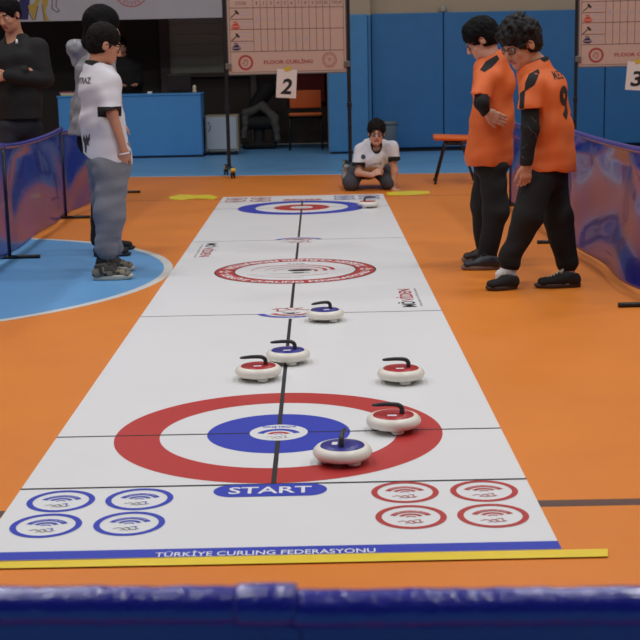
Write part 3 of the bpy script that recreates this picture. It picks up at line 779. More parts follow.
fence((2.0, 5.05, 0), QC, .8, 9, 'blue barrier fence panel behind the two boys in orange', footdir=1, posts=(0, 1))
fence(QD, (2.022, 2.37, 0), .84, 11, 'blue barrier fence panel outside the right edge of the picture', footdir=1, posts=(1, 0)) if False else None
fence((.1335, -3.501, 0), (2.6, -3.565, 0), .812, 13, 'blue barrier fence along the bottom of the picture, right half', footdir=-1, posts=(0, 1), amp=.012, sag=0)
fence((-2.4, -3.375, 0), (.133, -3.499, 0), .8155, 14, 'blue barrier fence along the bottom of the picture, left half', footdir=-1, posts=(1, 0), amp=.012, sag=0)
lf = [o for o in C.objects if o.get('label', '').endswith('bottom of the picture, left half')][0]
bm = BM(); L_ = (Vector((.133, -3.499, 0))-Vector((-2.4, -3.375, 0))); dn = L_.normalized(); Z_ = Vector((0, 0, .8155-.016))
tube(bm, [dn*(L_.length-.06)+Z_, dn*(L_.length-.055)+Z_, dn*(L_.length-.02)+Z_, dn*(L_.length+.0045)+Z_, dn*(L_.length+.005)+Z_], [.0212, .0228, .0236, .023, .021], 16); obj('sleeve_overlap', bm, M_sleeve, lf, True)
bm = BM(); e_ = dn*L_.length; box(bm, e_.x-.03, e_.x+.008, e_.y-.004, e_.y+.004, .05, .79, .002); obj('edge_strip', bm, M_pvc, lf)

# ================================================================= LIGHTS
def lamp(x, y, z, e, size=.7):
    l = bpy.data.lights.new('hall_lamp', 'AREA'); l.shape = 'DISK'; l.size = size; l.energy = e; l.color = (.97, .985, 1)
    o = bpy.data.objects.new('hall_lamp', l); C.objects.link(o); o.location = (x, y, z)
for x in (-7.5, -2.5, 2.5, 7.5):
    for y in (-9, -4.5, 0, 4.5, 9, 13):
        lamp(x, y, 7.7, LAMP*(.02 if y < -8 else .62 if y < -4 else 1.15 if y < 4 else 1.02 if y < 8 else .5 if y < 12 else .28))
w_ = bpy.data.worlds.new('world'); bpy.context.scene.world = w_; w_.use_nodes = True
w_.node_tree.nodes['Background'].inputs[0].default_value = (.05, .05, .05, 1)
vs_ = bpy.context.scene.view_settings; vs_.view_transform = 'Standard'; vs_.look = 'None'; vs_.gamma = 1; vs_.use_curve_mapping = False; vs_.exposure = EXPO
# ================================================================= PEOPLE
def V(*a): return Vector(a)
def settle(root, loc):
    loc = Vector(loc); seen = set()
    for o in root.children_recursive:
        if o.type == 'MESH' and o.data.name not in seen: seen.add(o.data.name); o.data.transform(Matrix.Translation(-loc))
    root.location = loc
class Head:
    def __init__(s, c, fwd, up, size=1.0):
        s.c = Vector(c); s.f = Vector(fwd).normalized(); u = Vector(up); s.u = (u-s.f*u.dot(s.f)).normalized(); s.l = s.u.cross(s.f); s.s = size
    def p(s, f, l, u): return s.c+(s.f*f+s.l*l+s.u*u)*s.s
    def ax(s): return (s.l, s.f, s.u)
    def build(s, F, neck, nr=.052):
        S = s.s; A = s.ax(); E_ = lambda f, l, u, r, k=.02, sub=False: F.ell(s.p(f, l, u), tuple(x*S for x in r), A, k, sub)
        F.seg(s.p(-.02, 0, -.05), neck, (nr*S, nr*S), (nr*1.12*S, nr*1.1*S), s.l, .03)
        E_(-.012, 0, .035, (.074, .094, .086)); E_(.03, 0, -.03, (.058, .062, .088), .03)
        E_(.03, 0, -.078, (.046, .05, .036), .03); E_(.066, 0, -.098, (.02, .018, .016), .02)
        for q in (-1, 1):
            E_(.06, q*.036, -.03, (.022, .022, .022), .02); E_(.1, q*.032, .002, (.019, .016, .013), .012, True)
            F.ell(s.p(.074, q*.031, .001), (.0135*S,)*3, A, .004)
            F.ell(s.p(-.008, q*.078, -.008), (.009*S, .02*S, .031*S), A, .008); F.ell(s.p(.0, q*.088, -.004), (.006*S, .01*S, .018*S), A, .006, True)
        F.seg(s.p(.084, -.03, .026), s.p(.084, .03, .026), .011*S, .011*S, None, .015)
        F.seg(s.p(.09, 0, .01), s.p(.109, 0, -.03), .008*S, .0125*S, None, .012)
        for q in (-1, 1): F.ell(s.p(.1, q*.011, -.035), (.008*S,)*3, A, .006)
        F.seg(s.p(.088, -.017, -.06), s.p(.088, .017, -.06), .0085*S, .0085*S, None, .008); F.seg(s.p(.086, -.014, -.069), s.p(.086, .014, -.069), .0085*S, .0085*S, None, .008)
        return s
    def local(s, P):
        d = P-np.array(s.c); return d@np.array(s.f)/s.s, d@np.array(s.l)/s.s, d@np.array(s.u)/s.s
    def paint(s, P, base=0, lip=1, brow=2):
        f, l, u = s.local(P); m = np.full(len(P), base)
        m[(f > .075) & (abs(l) < .024) & (u < -.052) & (u > -.077)] = lip
        m[(f > .06) & (abs(abs(l)-.032) < .019) & (abs(u-.031+abs(l)*.08) < .0055)] = brow
        return m
    def eyes(s, parent):
        for q in (-1, 1):
            bm = BM(); bmesh.ops.create_uvsphere(bm, u_segments=16, v_segments=10, radius=.0125*s.s); bmesh.ops.translate(bm, verts=bm.verts, vec=s.p(.0765, q*.031, .001)); o = obj('eye', bm, M_eye, parent, True)
            bm = BM(); bmesh.ops.create_uvsphere(bm, u_segments=12, v_segments=8, radius=.0065*s.s); bmesh.ops.translate(bm, verts=bm.verts, vec=s.p(.0838, q*.031, -.001)); obj('iris', bm, M_iris, o, True)
    def hair(s, parent, m, thick=.012, front=.02, nape=-.06, curl=.004, cf=90, extra=None, side=-.02, h=.005, seed=1, fringe=0):
        F = Fld(h); S = s.s; A = s.ax()
        F.ell(s.p(-.016, 0, .04), ((.076+thick)*S, (.097+thick)*S, (.088+thick)*S), A)
        F.ell(s.p(-.035, 0, -.01), ((.066+thick)*S, (.07+thick*.8)*S, (.075)*S), A, .02)
        if extra: extra(F, s)
        F.disp(lumps(curl, cf, seed))
        # free the face, the ears and the neck
        F.ell(s.p(.105, 0, -.03), (.082*S, .07*S, (.062+front)*S), A, .006, True)
        F.ell(s.p(.05, 0, -.075), (.1*S, .062*S, .075*S), A, .006, True)
        F.cut(s.p(-.03, 0, nape), -s.u+s.f*.25)
        for q in (-1, 1): F.ell(s.p(.006, q*.09, -.022), (.03*S, .028*S, .042*S), A, .006, True)
        return F.mesh('hair', m, parent)
    def glasses(s, parent, m=None):
        m = m or M_frame; o = None
        for q in (-1, 1):
            bm = BM(); pts = []
            for k in range(24):
                a = k*PI/12; ca, sa = math.cos(a), math.sin(a); x = .025*math.copysign(abs(ca)**.7, ca); y = .018*math.copysign(abs(sa)**.7, sa)
                pts.append(s.p(.1-.012*abs(q*.031+x)/.05, q*.032+x, -.003+y))
            tube(bm, pts, .0022*s.s, 8, closed=True)
            tube(bm, [s.p(.09, q*.057, .006), s.p(.075, q*.074, .008), s.p(.01, q*.082, .008), s.p(-.012, q*.084, -.004)], .002*s.s, 8)
            if q == 1: tube(bm, [s.p(.1, -.008, .002), s.p(.102, 0, .006), s.p(.1, .008, .002)], .0018*s.s, 8)
            if o is None: o = obj('glasses', bm, m, parent, True)
            else: o2 = obj('glasses_side', bm, m, o, True)
            bm = BM(); c = bm.verts.new(s.p(.0955, q*.032, -.003)); vs = [bm.verts.new(p) for p in pts]
            for k in range(24): bm.faces.new((c, vs[k], vs[(k+1) % 24]))
            r = bmesh.ops.extrude_face_region(bm, geom=list(bm.faces)); 
            for v in r['geom']:
                if isinstance(v, bmesh.types.BMVert): v.co -= s.f*.0012
            obj('lens', bm, M_glass, o)
        return o
def hand(F, w, d, n, thumb, curl=.3, s=1.0, spread=.12, thumb_out=.6, k=.005):
    """w wrist, d finger direction, n back-of-hand normal, thumb direction sideways; fingers curl towards -n"""
    w = Vector(w); d = Vector(d).normalized(); n = Vector(n); n = (n-d*n.dot(d)).normalized(); t = d.cross(n); t = t if t.dot(Vector(thumb)) > 0 else -t
    pal = w+d*.045*s
    F.seg(w, w+d*.03*s, (.026*s, .019*s), (.032*s, .016*s), t, .015)
    F.seg(w+d*.025*s, w+d*.075*s, (.034*s, .015*s), (.037*s, .0125*s), t, .012)
    for i, (off, L) in enumerate(((.029, .068), (.010, .077), (-.010, .072), (-.028, .056))):
        p = w+d*.078*s+t*off*s; a = 0; dd = (d+t*off/.029*spread).normalized(); r = .0085*s
        p = p-dd*.012*s
        for j, fr in enumerate((.46, .3, .24)):
            a += curl*(.9+.25*i*.3)*(1 if j else .7); v = dd*math.cos(a)-n*math.sin(a); q = p+v*(L*fr*s+(.012*s if j == 0 else 0))
            F.seg(p, q, r, r*.93, None, k if j else .008); p = q; r *= .93
    p = w+d*.02*s+t*.02*s; v = (d*.65+t*thumb_out-n*.25).normalized(); q = p+v*.04*s; F.seg(p, q, .0135*s, .011*s, None, .012)
    v = (d*.9+t*thumb_out*.5-n*.35*curl).normalized(); q2 = q+v*.03*s; F.seg(q, q2, .011*s, .0095*s, None, k); F.seg(q2, q2+(v-n*.2*curl)*.022*s, .0095*s, .0075*s, None, k)
def shoe(parent, heel, d, L, m_up, m_sole, m_lace, ankle=None, low=.075, wd=1.0, name='shoe', sole_h=.026, pitch=0, paint2=None):
    """heel: point on the ground under the heel, d: direction of the toes"""
    H = Vector(heel); d = Vector(d); d.z = 0; d.normalize(); t = Vector((-d.y, d.x, 0)); u = Vector((0, 0, 1)); W_ = .05*wd*L/.27
    if pitch: 
        Rm = Matrix.Rotation(pitch, 3, t); d2 = Rm @ d; u2 = Rm @ u
    else: d2, u2 = d, u
    P = lambda x, y, z: H+d2*x*L+t*y*L+u2*z
    F = Fld(.0045); A = (t, d2, u2)
    F.seg(P(.13, 0, .04), P(.45, 0, .045), (.036*wd, .036), (.038*wd, .034), t, .02)
    F.seg(P(.45, 0, .045), P(.84, -.0, .036), (.04*wd, .034), (.046*wd, .026), t, .03)
    F.seg(P(.16, 0, .05), P(.2, 0, low), (.032*wd, .04), (.033*wd, .04), t, .02); F.seg(P(.3, 0, .06), P(.42, 0, low*.8), (.034, .03), (.03, .03), t, .03)
    F.cut(P(0, 0, sole_h*.6), -u2); F.cut(P(.2, 0, low+.012), u2-d2*.15)
    pf = None
    if paint2 is not None:
        m_up = [m_up, paint2]
        def pf(Pn):
            q = Pn-np.array(H); x = q@np.array(d2)/L; z = q@np.array(u2)
            w_ = np.sin(x*19+z*60)+.6*np.sin(x*41-z*30+1)
            return ((w_ > .35) & (z > .03) & (x < .85)) | (z > low-.004) | ((x > .3) & (x < .62) & (z > .062))
    up = F.mesh(name, m_up, parent, pf)
    bm = BM(); n = 40; rings = []
    def outline(k):
        a = k*2*PI/n; x = .5-.5*math.cos(a); y = math.sin(a); sg = (1 if y > 0 else -1)
        wv = (.034+.013*math.sin(min(1, x*1.2)*PI*.62)**2+(.004 if sg < 0 and x > .55 else 0))*wd
        return x*1.0, math.copysign(abs(y)**.62, y)*wv/L
    for z, e in ((.001, .94), (.006, 1.0), (sole_h*.7, 1.02), (sole_h, .97)):
        rings.append([bm.verts.new(P(.5+(outline(k)[0]-.5)*e, outline(k)[1]*e, z+(.012*max(0, outline(k)[0]-.8)*2 if z < .01 else 0))) for k in range(n)])
    for a, b in zip(rings[:-1], rings[1:]):
        for k in range(n): f_ = bm.faces.new((a[k], a[(k+1) % n], b[(k+1) % n], b[k])); f_.smooth = True
    bm.faces.new(rings[0][::-1]); bm.faces.new(rings[-1]); bmesh.ops.recalc_face_normals(bm, faces=bm.faces)
    obj('sole', bm, m_sole, up)
    if m_lace is not None:
        bm = BM()
        dg = BVHTree.FromPolygons([v.co.copy() for v in up.data.vertices], [tuple(p.vertices) for p in up.data.polygons])
        def top(x, y):
            r_ = dg.ray_cast(P(x, y, .2), -u2); return (r_[0]+u2*.002) if r_[0] is not None else P(x, y, .06)
        for i in range(5):
            x = .4+i*.065
            tube(bm, [top(x, y) for y in (-.07, -.035, 0, .035, .07)], .0028, 6)
            tube(bm, [top(x+.0325*(y+.07)/.07, y) for y in (-.07, -.035, 0, .035, .07)], .0028, 6)
        for q in (-1, 1): tube(bm, [top(.4, 0), top(.38, q*.03)+u2*.012, top(.42, q*.09)+u2*.008, top(.45, q*.1), top(.41, q*.05)+u2*.004, top(.4, 0)], .0024, 6)
        obj('laces', bm, m_lace, up)
    return up
def stick(parent, name, target, txt, m, c, right, up, w, h, dirn, bold=.0, off=.003, polys=None, sub=3):
    """projects lettering onto a garment"""
    c = Vector(c); right = Vector(right).normalized(); up = Vector(up).normalized(); dirn = Vector(dirn).normalized()
    bm = BM()
    if polys is None:
        vs, fs = text2d(txt, bold); vv = [bm.verts.new((x*w, y*h, 0)) for x, y in vs]
        for f in fs:
            try: bm.faces.new([vv[i] for i in f])
            except ValueError: pass
    else:
        for pl in polys: bm.faces.new([bm.verts.new((x*w, y*h, 0)) for x, y in pl])
    bmesh.ops.triangulate(bm, faces=bm.faces)
    for _ in range(sub):
        es = [e for e in bm.edges if e.calc_length() > .012]
        if not es: break
        bmesh.ops.subdivide_edges(bm, edges=es, cuts=1); bmesh.ops.triangulate(bm, faces=bm.faces)
    tr = BVHTree.FromPolygons([v.co.copy() for v in target.data.vertices], [tuple(p.vertices) for p in target.data.polygons])
    dead = []
    for v in bm.verts:
        p = c+right*v.co.x+up*v.co.y-dirn*.5; r_ = tr.ray_cast(p, dirn, 1.2)
        if r_[0] is None: dead.append(v)
        else: v.co = r_[0]-dirn*off
    bmesh.ops.delete(bm, geom=dead, context='VERTS')
    return obj(name, bm, m, target)
def sock(parent, an, d, m, s=1.0):
    d = Vector(d); d.z = 0; d.normalize(); F = Fld(.005)
    F.seg(an+V(0, 0, .05), an-V(0, 0, .01), .036*s, .04*s, None, .02).seg(an-V(0, 0, .01), an+d*.05-V(0, 0, .036), .04*s, .034*s, None, .02).seg(an-V(0, 0, .01), an-V(0, 0, .04)-d*.012, .038*s, .036*s, None, .02)
    F.cut(V(0, 0, .012), V(0, 0, -1)); return F.mesh('sock', m, parent)
def patch(target, name, m, pts, Y, off=.0025):
    c = at(pts[0][0], pts[0][1], Y); k = (Y-CAMP.y)/FPX; q = [((x-pts[0][0])*k, -(y-pts[0][1])*k) for x, y in pts]
    return stick(None, name, target, '', m, c, (1, 0, 0), (0, 0, 1), 1, 1, c-CAMP, polys=[q], off=off, sub=5)

# ---------------------------------------------- boy in white jersey (left)
def white_boy():
    T = thing('person', 'boy in white jersey and grey sweatpants, hand in pocket, standing on the blue circle', 'person')
    Yb = 4.05; a = lambda x, y, dy=0: at(x, y, Yb+dy)
    fw = V(.88, .47, 0).normalized(); lt = V(-.47, .88, 0)          # forward, left
    hd = Head(a(104, 44), V(.9, .38, -.32), V(.3, .1, 1), 1.05)
    neck = a(97, 65); chest = a(99, 88); waist = a(104, 122); hip = a(109, 152)
    shR = a(108, 79, -.1); shL = a(89, 77, .14); elR = a(112, 112, -.17); wrR = a(124, 150, -.15)
    hipR = a(111, 160, -.08); hipL = a(107, 160, .12); knR = a(111, 212, -.14); knL = a(106, 212, .13); anR = a(102.5, 262, -.14); anL = a(108, 256, .15)
    B = Fld(.0055)
    hd.build(B, neck, .05)
    B.seg(neck, chest, (.07, .055), (.12, .078), lt, .03).seg(chest, waist, (.12, .078), (.11, .08), lt).seg(waist, hip, (.11, .08), (.125, .09), lt)
    B.seg(shR-V(0, 0, .02), shL-V(0, 0, .02), .035, .035, None, .03)
    B.seg(shR, elR, .046, .036, None, .03).seg(elR, wrR, .036, .025, None, .02); hand(B, wrR, V(-.25, .35, -1), V(.4, -.9, 0), V(1, .3, 0), .15)
    elL = a(94, 112, .26); wrL = a(112, 148, .22); B.seg(shL, elL, .046, .036, None, .03).seg(elL, wrL, .036, .025); hand(B, wrL, V(.2, 0, -1), V(-.3, .9, 0), V(1, 0, 0), .3)
    for h_, k_, an in ((hipR, knR, anR), (hipL, knL, anL)): B.seg(h_, k_, .075, .052, None, .03).seg(k_, an, .052, .034); B.seg(an, an+fw*.05-V(0, 0, .035), .03, .024)
    body = B.mesh('body', [M_skin2, M_lip, M_hairb], T, hd.paint)
    hd.eyes(T); hd.hair(T, M_hairb, .009, .022, -.07, .0022, 130, seed=3); hd.glasses(T)
    S = Fld(.006)
    S.seg(shR-V(0, 0, .015), a(111, 112, -.17), (.064, .064), (.068, .072), fw, .04).seg(shL-V(0, 0, .015), a(95, 112, .24), .062, .07, None, .04)
    S.cut(a(110, 110, -.17), V(.12, 0, -1), (a(112, 125, -.2), .115)); S.cut(a(97, 110, .24), V(0, 0, -1), (a(97, 124, .28), .11))
    S.seg(shR-V(0, 0, .01), shL-V(0, 0, .01), .06, .06, None, .04).seg(neck+V(0, 0, .02), neck-V(0, 0, .06), (.074, .07), (.11, .085), lt, .03)
    S.seg(neck-V(0, 0, .05), chest, (.13, .09), (.168, .12), lt, .05).seg(chest, waist, (.168, .12), (.162, .122), lt, .05).seg(waist, hip+V(0, 0, -.04), (.162, .125), (.172, .148), lt, .05)
    S.seg(a(93, 115, .05), a(96, 158, .05), .07, .075, None, .07)
    S.cut(a(100, 159.5), V(-.38, 0, -1)); S.cut(neck+V(.0, 0, .022), V(.25, .1, 1))
    S.disp(folds(.005, 12, 9, 2)).disp(folds(.003, 26, 22, 6))
    c1 = a(110, 107, -.17); nk = neck
    def paint(P):
        m = np.zeros(len(P), int); m[(P[:, 2] < c1.z+.008) & (P[:, 2] > c1.z-.06) & (np.linalg.norm(P-np.array(c1), axis=1) < .105) & ((P[:, 0]-c1.x)*.88-(P[:, 1]-c1.y)*.4 > -.075)] = 1
        dd = P-np.array(nk); m[(np.linalg.norm(dd, axis=1) < .1) & (dd[:, 2]+.25*dd[:, 0] > -.002)] = 1
        return m
    sh = S.mesh('jersey', [M_tee, M_cblack], T, paint)
    stick(T, 'printed_name', sh, 'BOYRAZ', mat('jersey_print', (64, 66, 72), .7), a(86, 79.5), V(1, .15, 0), V(0, 0, 1), .19, .04, V(.25, 1, 0), .015)
    bl = [[(-.5, .1), (-.3, .35), (-.1, .15), (.05, .4), (.2, .2), (.5, .45), (.42, .15), (.2, 0), (.3, -.15), (.0, -.1), (-.1, -.5), (-.3, -.45), (-.35, -.1)]]
    stick(T, 'printed_crest', sh, '', mat('jersey_print', (64, 66, 72), .7), a(91, 141), V(1, .15, 0), V(0, 0, 1), .1, .14, V(.3, 1, 0), polys=bl)
    P_ = Fld(.006)
    P_.seg(a(110, 146), a(110, 163), (.15, .125), (.155, .13), lt, .05)
    for hh, kk, aa, s_ in ((a(112, 165, -.07), a(109.5, 214, -.13), a(107, 258, -.14), 1), (a(104, 165, .1), a(108, 214, .14), a(113, 252, .15), .95)):
        P_.seg(hh, kk, (.108*s_, .116*s_), (.082*s_, .1*s_), lt, .05).seg(kk, aa+V(0, 0, .05), (.078*s_, .098*s_), (.062*s_, .08*s_), lt, .03).seg(aa+V(0, 0, .05), aa, (.06*s_, .074*s_), (.046*s_, .052*s_), lt, .02)
        P_.cut(aa-V(0, 0, .012), V(0, 0, -1), (aa-V(0, 0, .08), .12))
    P_.cut(a(109, 143), V(0, 0, 1)).disp(folds(.008, 9, 11, 4)).disp(folds(.004, 20, 24, 14)).disp(blend(folds(.012, 3, 34, 9), a(108, 248), .2))
    P_.mesh('sweatpants', M_greyp, T)
    for an in (anR, anL): sock(T, an, fw, M_cblack)
    m1 = mat('shoe_olive_brown', (122, 112, 94), .8, noise=.2, nscale=30); m2 = mat('shoe_sole_grey', (188, 182, 168), .6)
    for hp, hy in ((93, 279.5), (100, 271)):
        g = gnd(hp, hy); shoe(T, (g.x, g.y, 0), V(1, .1, 0), .26 if hy > 275 else .235, m1, m2, mat('lace_dark', (60, 56, 52), .8), low=.092, sole_h=.034, paint2=mat('shoe_dark_mesh', (54, 50, 46), .8))
    bm = BM(); pts = [wrR+V(0, 0, -.018)+Vector((math.cos(k*PI/8)*.03, math.sin(k*PI/8)*.03, .005*math.cos(k*PI/8))) for k in range(16)]; tube(bm, pts, .005, 8, closed=True); obj('bracelet', bm, M_sticker, T, True)
    settle(T, (gnd(112, 276).x, Yb, 0))
white_boy()

# ------------------------------------------------ person in grey jacket
def hooded():
    T = thing('person', 'person with long black hair in a grey hooded jacket, standing behind the boy in white', 'person')
    Yb = 5.05; a = lambda x, y, dy=0: at(x, y, Yb+dy); fw = V(.85, .52, 0).normalized(); lt = V(-.52, .85, 0)
    hd = Head(a(103, 27), V(.88, .45, -.15), V(.1, .05, 1), 1.1)
    neck = a(96, 52); chest = a(94, 72); waist = a(93, 108); hip = a(94, 140)
    shR = a(104, 60, -.15); shL = a(88, 58, .15)
    B = Fld(.007); hd.build(B, neck, .05)
    B.seg(neck, chest, (.07, .055), (.12, .08), lt, .03).seg(chest, waist, (.13, .085), (.11, .08), lt).seg(waist, hip, (.11, .08), (.13, .1), lt)
    elR = a(112, 95, -.2); wrR = a(120, 122, -.16); elL = a(84, 98, .22); wrL = a(92, 128, .24)
    for s_, e_, w2 in ((shR, elR, wrR), (shL, elL, wrL)):
        B.seg(s_, e_, .045, .036, None, .03).seg(e_, w2, .036, .026); hand(B, w2, V(.1, 0, -1), V(.3, -.9, 0), V(1, 0, 0), .3, .95)
    legs = []
    for hp, kn, an in ((a(104, 150, -.08), a(101, 195, -.1), a(98, 238, -.1)), (a(101, 150, .1), a(106, 195, .08), a(104, 233, .1))):
        B.seg(hp, kn, .08, .055, None, .03).seg(kn, an, .055, .036); legs.append((hp, kn, an)); B.seg(an, an+fw*.05-V(0, 0, .035), .03, .026)
    B.mesh('body', [M_skin, M_lip, M_hair], T, hd.paint); hd.eyes(T)
    def ex(F, s):
        S = s.s
        F.seg(s.p(-.05, .0, .02), s.p(-.085, .02, -.11), (.075*S, .07*S), (.075*S, .045*S), s.l, .03)
        for q in (-1, 1): F.seg(s.p(-.03, q*.075, .01), s.p(-.035, q*.085, -.13), .034*S, .022*S, None, .03)
    F = Fld(.006); S = hd.s; A = hd.ax(); F.ell(hd.p(-.018, 0, .04), (.1*S, .125*S, .112*S), A); ex(F, hd); F.disp(lumps(.0015, 70, 4))
    F.ell(hd.p(.12, 0, -.04), (.07*S, .065*S, .09*S), A, .01, True); F.mesh('hair', M_hair, T)
    S = Fld(.0065)
    S.seg(neck-V(0, 0, .03), chest, (.13, .08), (.165, .12), lt, .05).seg(chest, waist, (.165, .12), (.18, .14), lt, .05).seg(waist, hip+V(0, 0, .06), (.18, .14), (.2, .17), lt)
    S.seg(shR, elR, .075, .068, None, .05).seg(elR, wrR, .066, .048, None, .03).seg(shL, elL, .075, .068, None, .05).seg(elL, wrL, .066, .048)
    S.seg(a(82, 106, .12), a(80, 132, .12), .08, .08, None, .08).seg(shR, shL, .065, .065, None, .05)
    S.cut(a(98, 134), V(-.05, 0, -1)).disp(folds(.009, 14, 16, 11)).disp(lumps(.004, 35, 5)).cut(neck+V(0, 0, .02), V(.2, .1, 1))
    S.mesh('jacket', M_hood, T)
    S = Fld(.006); b = a(76, 48, .02)
    S.seg(b+V(-.01, 0, .02), b+V(.1, .02, .0), (.06, .05), (.07, .05), lt, .04).seg(b+V(-.0, 0, 0), b+V(.01, .02, -.09), .055, .05, None, .05).seg(b+V(.03, .15, 0), b+V(.1, .0, -.03), .05, .06, None, .05).disp(lumps(.006, 40, 8))
    S.mesh('hood', M_hood, T)
    P_ = Fld(.007); P_.seg(hip+V(0, 0, .05), hip, (.14, .11), (.15, .12), lt)
    for hp, kn, an in legs: P_.seg(hp, kn, .09, .07, None, .04).seg(kn, an, .07, .058)
    P_.disp(folds(.004, 8, 14, 6)); P_.mesh('trousers', M_pblack, T)
    for hp, hy in ((94, 256), (99, 249.5)):
        g = gnd(hp, hy); shoe(T, (g.x, g.y, 0), V(1, .08, 0), .27, M_cblack, mat('black_rubber', (26, 24, 26), .6), None, low=.08)
    settle(T, (gnd(103, 250).x, Yb, 0))
hooded()

# ----------------------------------------------------------- man in black
def man():
    T = thing('person', 'man in black zip sweater with arms crossed, behind the fence at the left edge', 'person')
    Yb = 7.1; a = lambda x, y, dy=0: at(x, y, Yb+dy); fw = V(-.25, -.93, 0).normalized(); lt = V(.93, -.25, 0)
    hd = Head(a(8.5, 14, -.03), V(-.38, -.9, -.42), V(.0, .1, 1), 1.12)
    neck = a(15, 38, .06); chest = a(16, 60); waist = a(19, 100); hip = a(20, 122)
    shL = a(38, 47, .0); shR = a(-8, 50, .0)
    B = Fld(.006); hd.build(B, neck, .058)
    B.seg(neck, chest, (.09, .075), (.145, .1), lt, .03).seg(chest, waist, (.15, .1), (.14, .1), lt).seg(waist, hip, (.14, .1), (.15, .11), lt)
    elL = a(45, 79, -.05); wrL = a(8, 75, -.24); elR = a(-14, 82, -.02); wrR = a(24, 70, -.17)
    B.seg(shL, elL, .052, .042, None, .03).seg(elL, wrL, .042, .03).seg(shR, elR, .052, .042, None, .03).seg(elR, wrR, .042, .03)
    hand(B, wrR+V(.02, .03, 0), V(1, .9, .3), V(0, -1, .3), V(0, 0, 1), .25); hand(B, wrL, V(-1, .2, -.1), V(0, -1, 0), V(0, 0, 1), .3)
    for x, dy in ((10, -.03), (31, .05)):
        hp = a(x, 125, dy); kn = a(x, 175, dy-.02); an = V(kn.x, Yb+dy, .08); B.seg(hp, kn, .085, .06, None, .03).seg(kn, an, .06, .042); B.seg(an, an+fw*.05-V(0, 0, .035), .036, .03)
    B.mesh('body', [M_skin2, M_lip, M_hair], T, hd.paint); hd.eyes(T); hd.hair(T, M_hair, .013, .03, -.05, .002, 120, seed=9)
    S = Fld(.007); S.seg(neck-V(0, 0, .04), chest, (.14, .09), (.215, .15), lt, .05).seg(chest, waist, (.215, .15), (.205, .15), lt).seg(waist, hip, (.205, .155), (.2, .15), lt).seg(shR, shL, .07, .07, None, .05)
    S.seg(shL, elL, .085, .075, None, .05).seg(elL, wrL, .07, .05, None, .02).seg(shR, elR, .085, .075, None, .05).seg(elR, wrR, .062, .042, None, .015)
    S.seg(neck+V(0, -.0, .02), neck-V(0, 0, .05), (.085, .075), (.11, .09), lt, .03)
    S.ell(neck+fw*.09+V(0, 0, .02), (.05, .06, .07), (lt, fw, V(0, 0, 1)), .01, True)
    S.disp(folds(.004, 12, 12, 13)).cut(a(20, 118), V(0, 0, -1)).cut(neck+V(0, 0, .045), -fw*.4+V(0, 0, 1) if False else V(0, 0, 1)); S.mesh('sweater', M_cblack, T)
    S = Fld(.005); S.seg(neck+V(0, 0, .035), neck-V(0, 0, .03), (.07, .062), (.078, .07), lt).cut(neck+V(0, 0, .045), V(0, 0, 1)-fw*.2).ell(neck+fw*.07+V(0, 0, .04), (.022, .04, .05), (lt, fw, V(0, 0, 1)), .008, True)
    S.mesh('collar', mat('collar_red', (182, 46, 34), .7), T)
    bm = BM(); q = a(16.6, 38.5, -.115); tube(bm, [q, q+V(0, -.004, -.035)], [.008, .011], 10); obj('zip_pull', bm, M_sticker, T, True)
    P_ = Fld(.008); P_.seg(hip+V(0, 0, .04), hip-V(0, 0, .03), (.155, .115), (.16, .12), lt)
    for x, dy in ((10, -.03), (31, .05)):
        hp = a(x, 127, dy); kn = a(x, 175, dy-.02); an = V(kn.x, Yb+dy, .1); P_.seg(hp, kn, .1, .078, None, .04).seg(kn, an, .078, .065)
    P_.disp(folds(.004, 8, 14, 6)); P_.mesh('trousers', M_navyt, T)
    for x, dy in ((10, -.03), (31, .05)):
        kn = a(x, 175, dy); shoe(T, (kn.x-fw.x*.07, Yb+dy-fw.y*.07, 0), fw, .28, M_cblack, M_steel, None)
    settle(T, (a(20, 100).x, Yb, 0))
man()

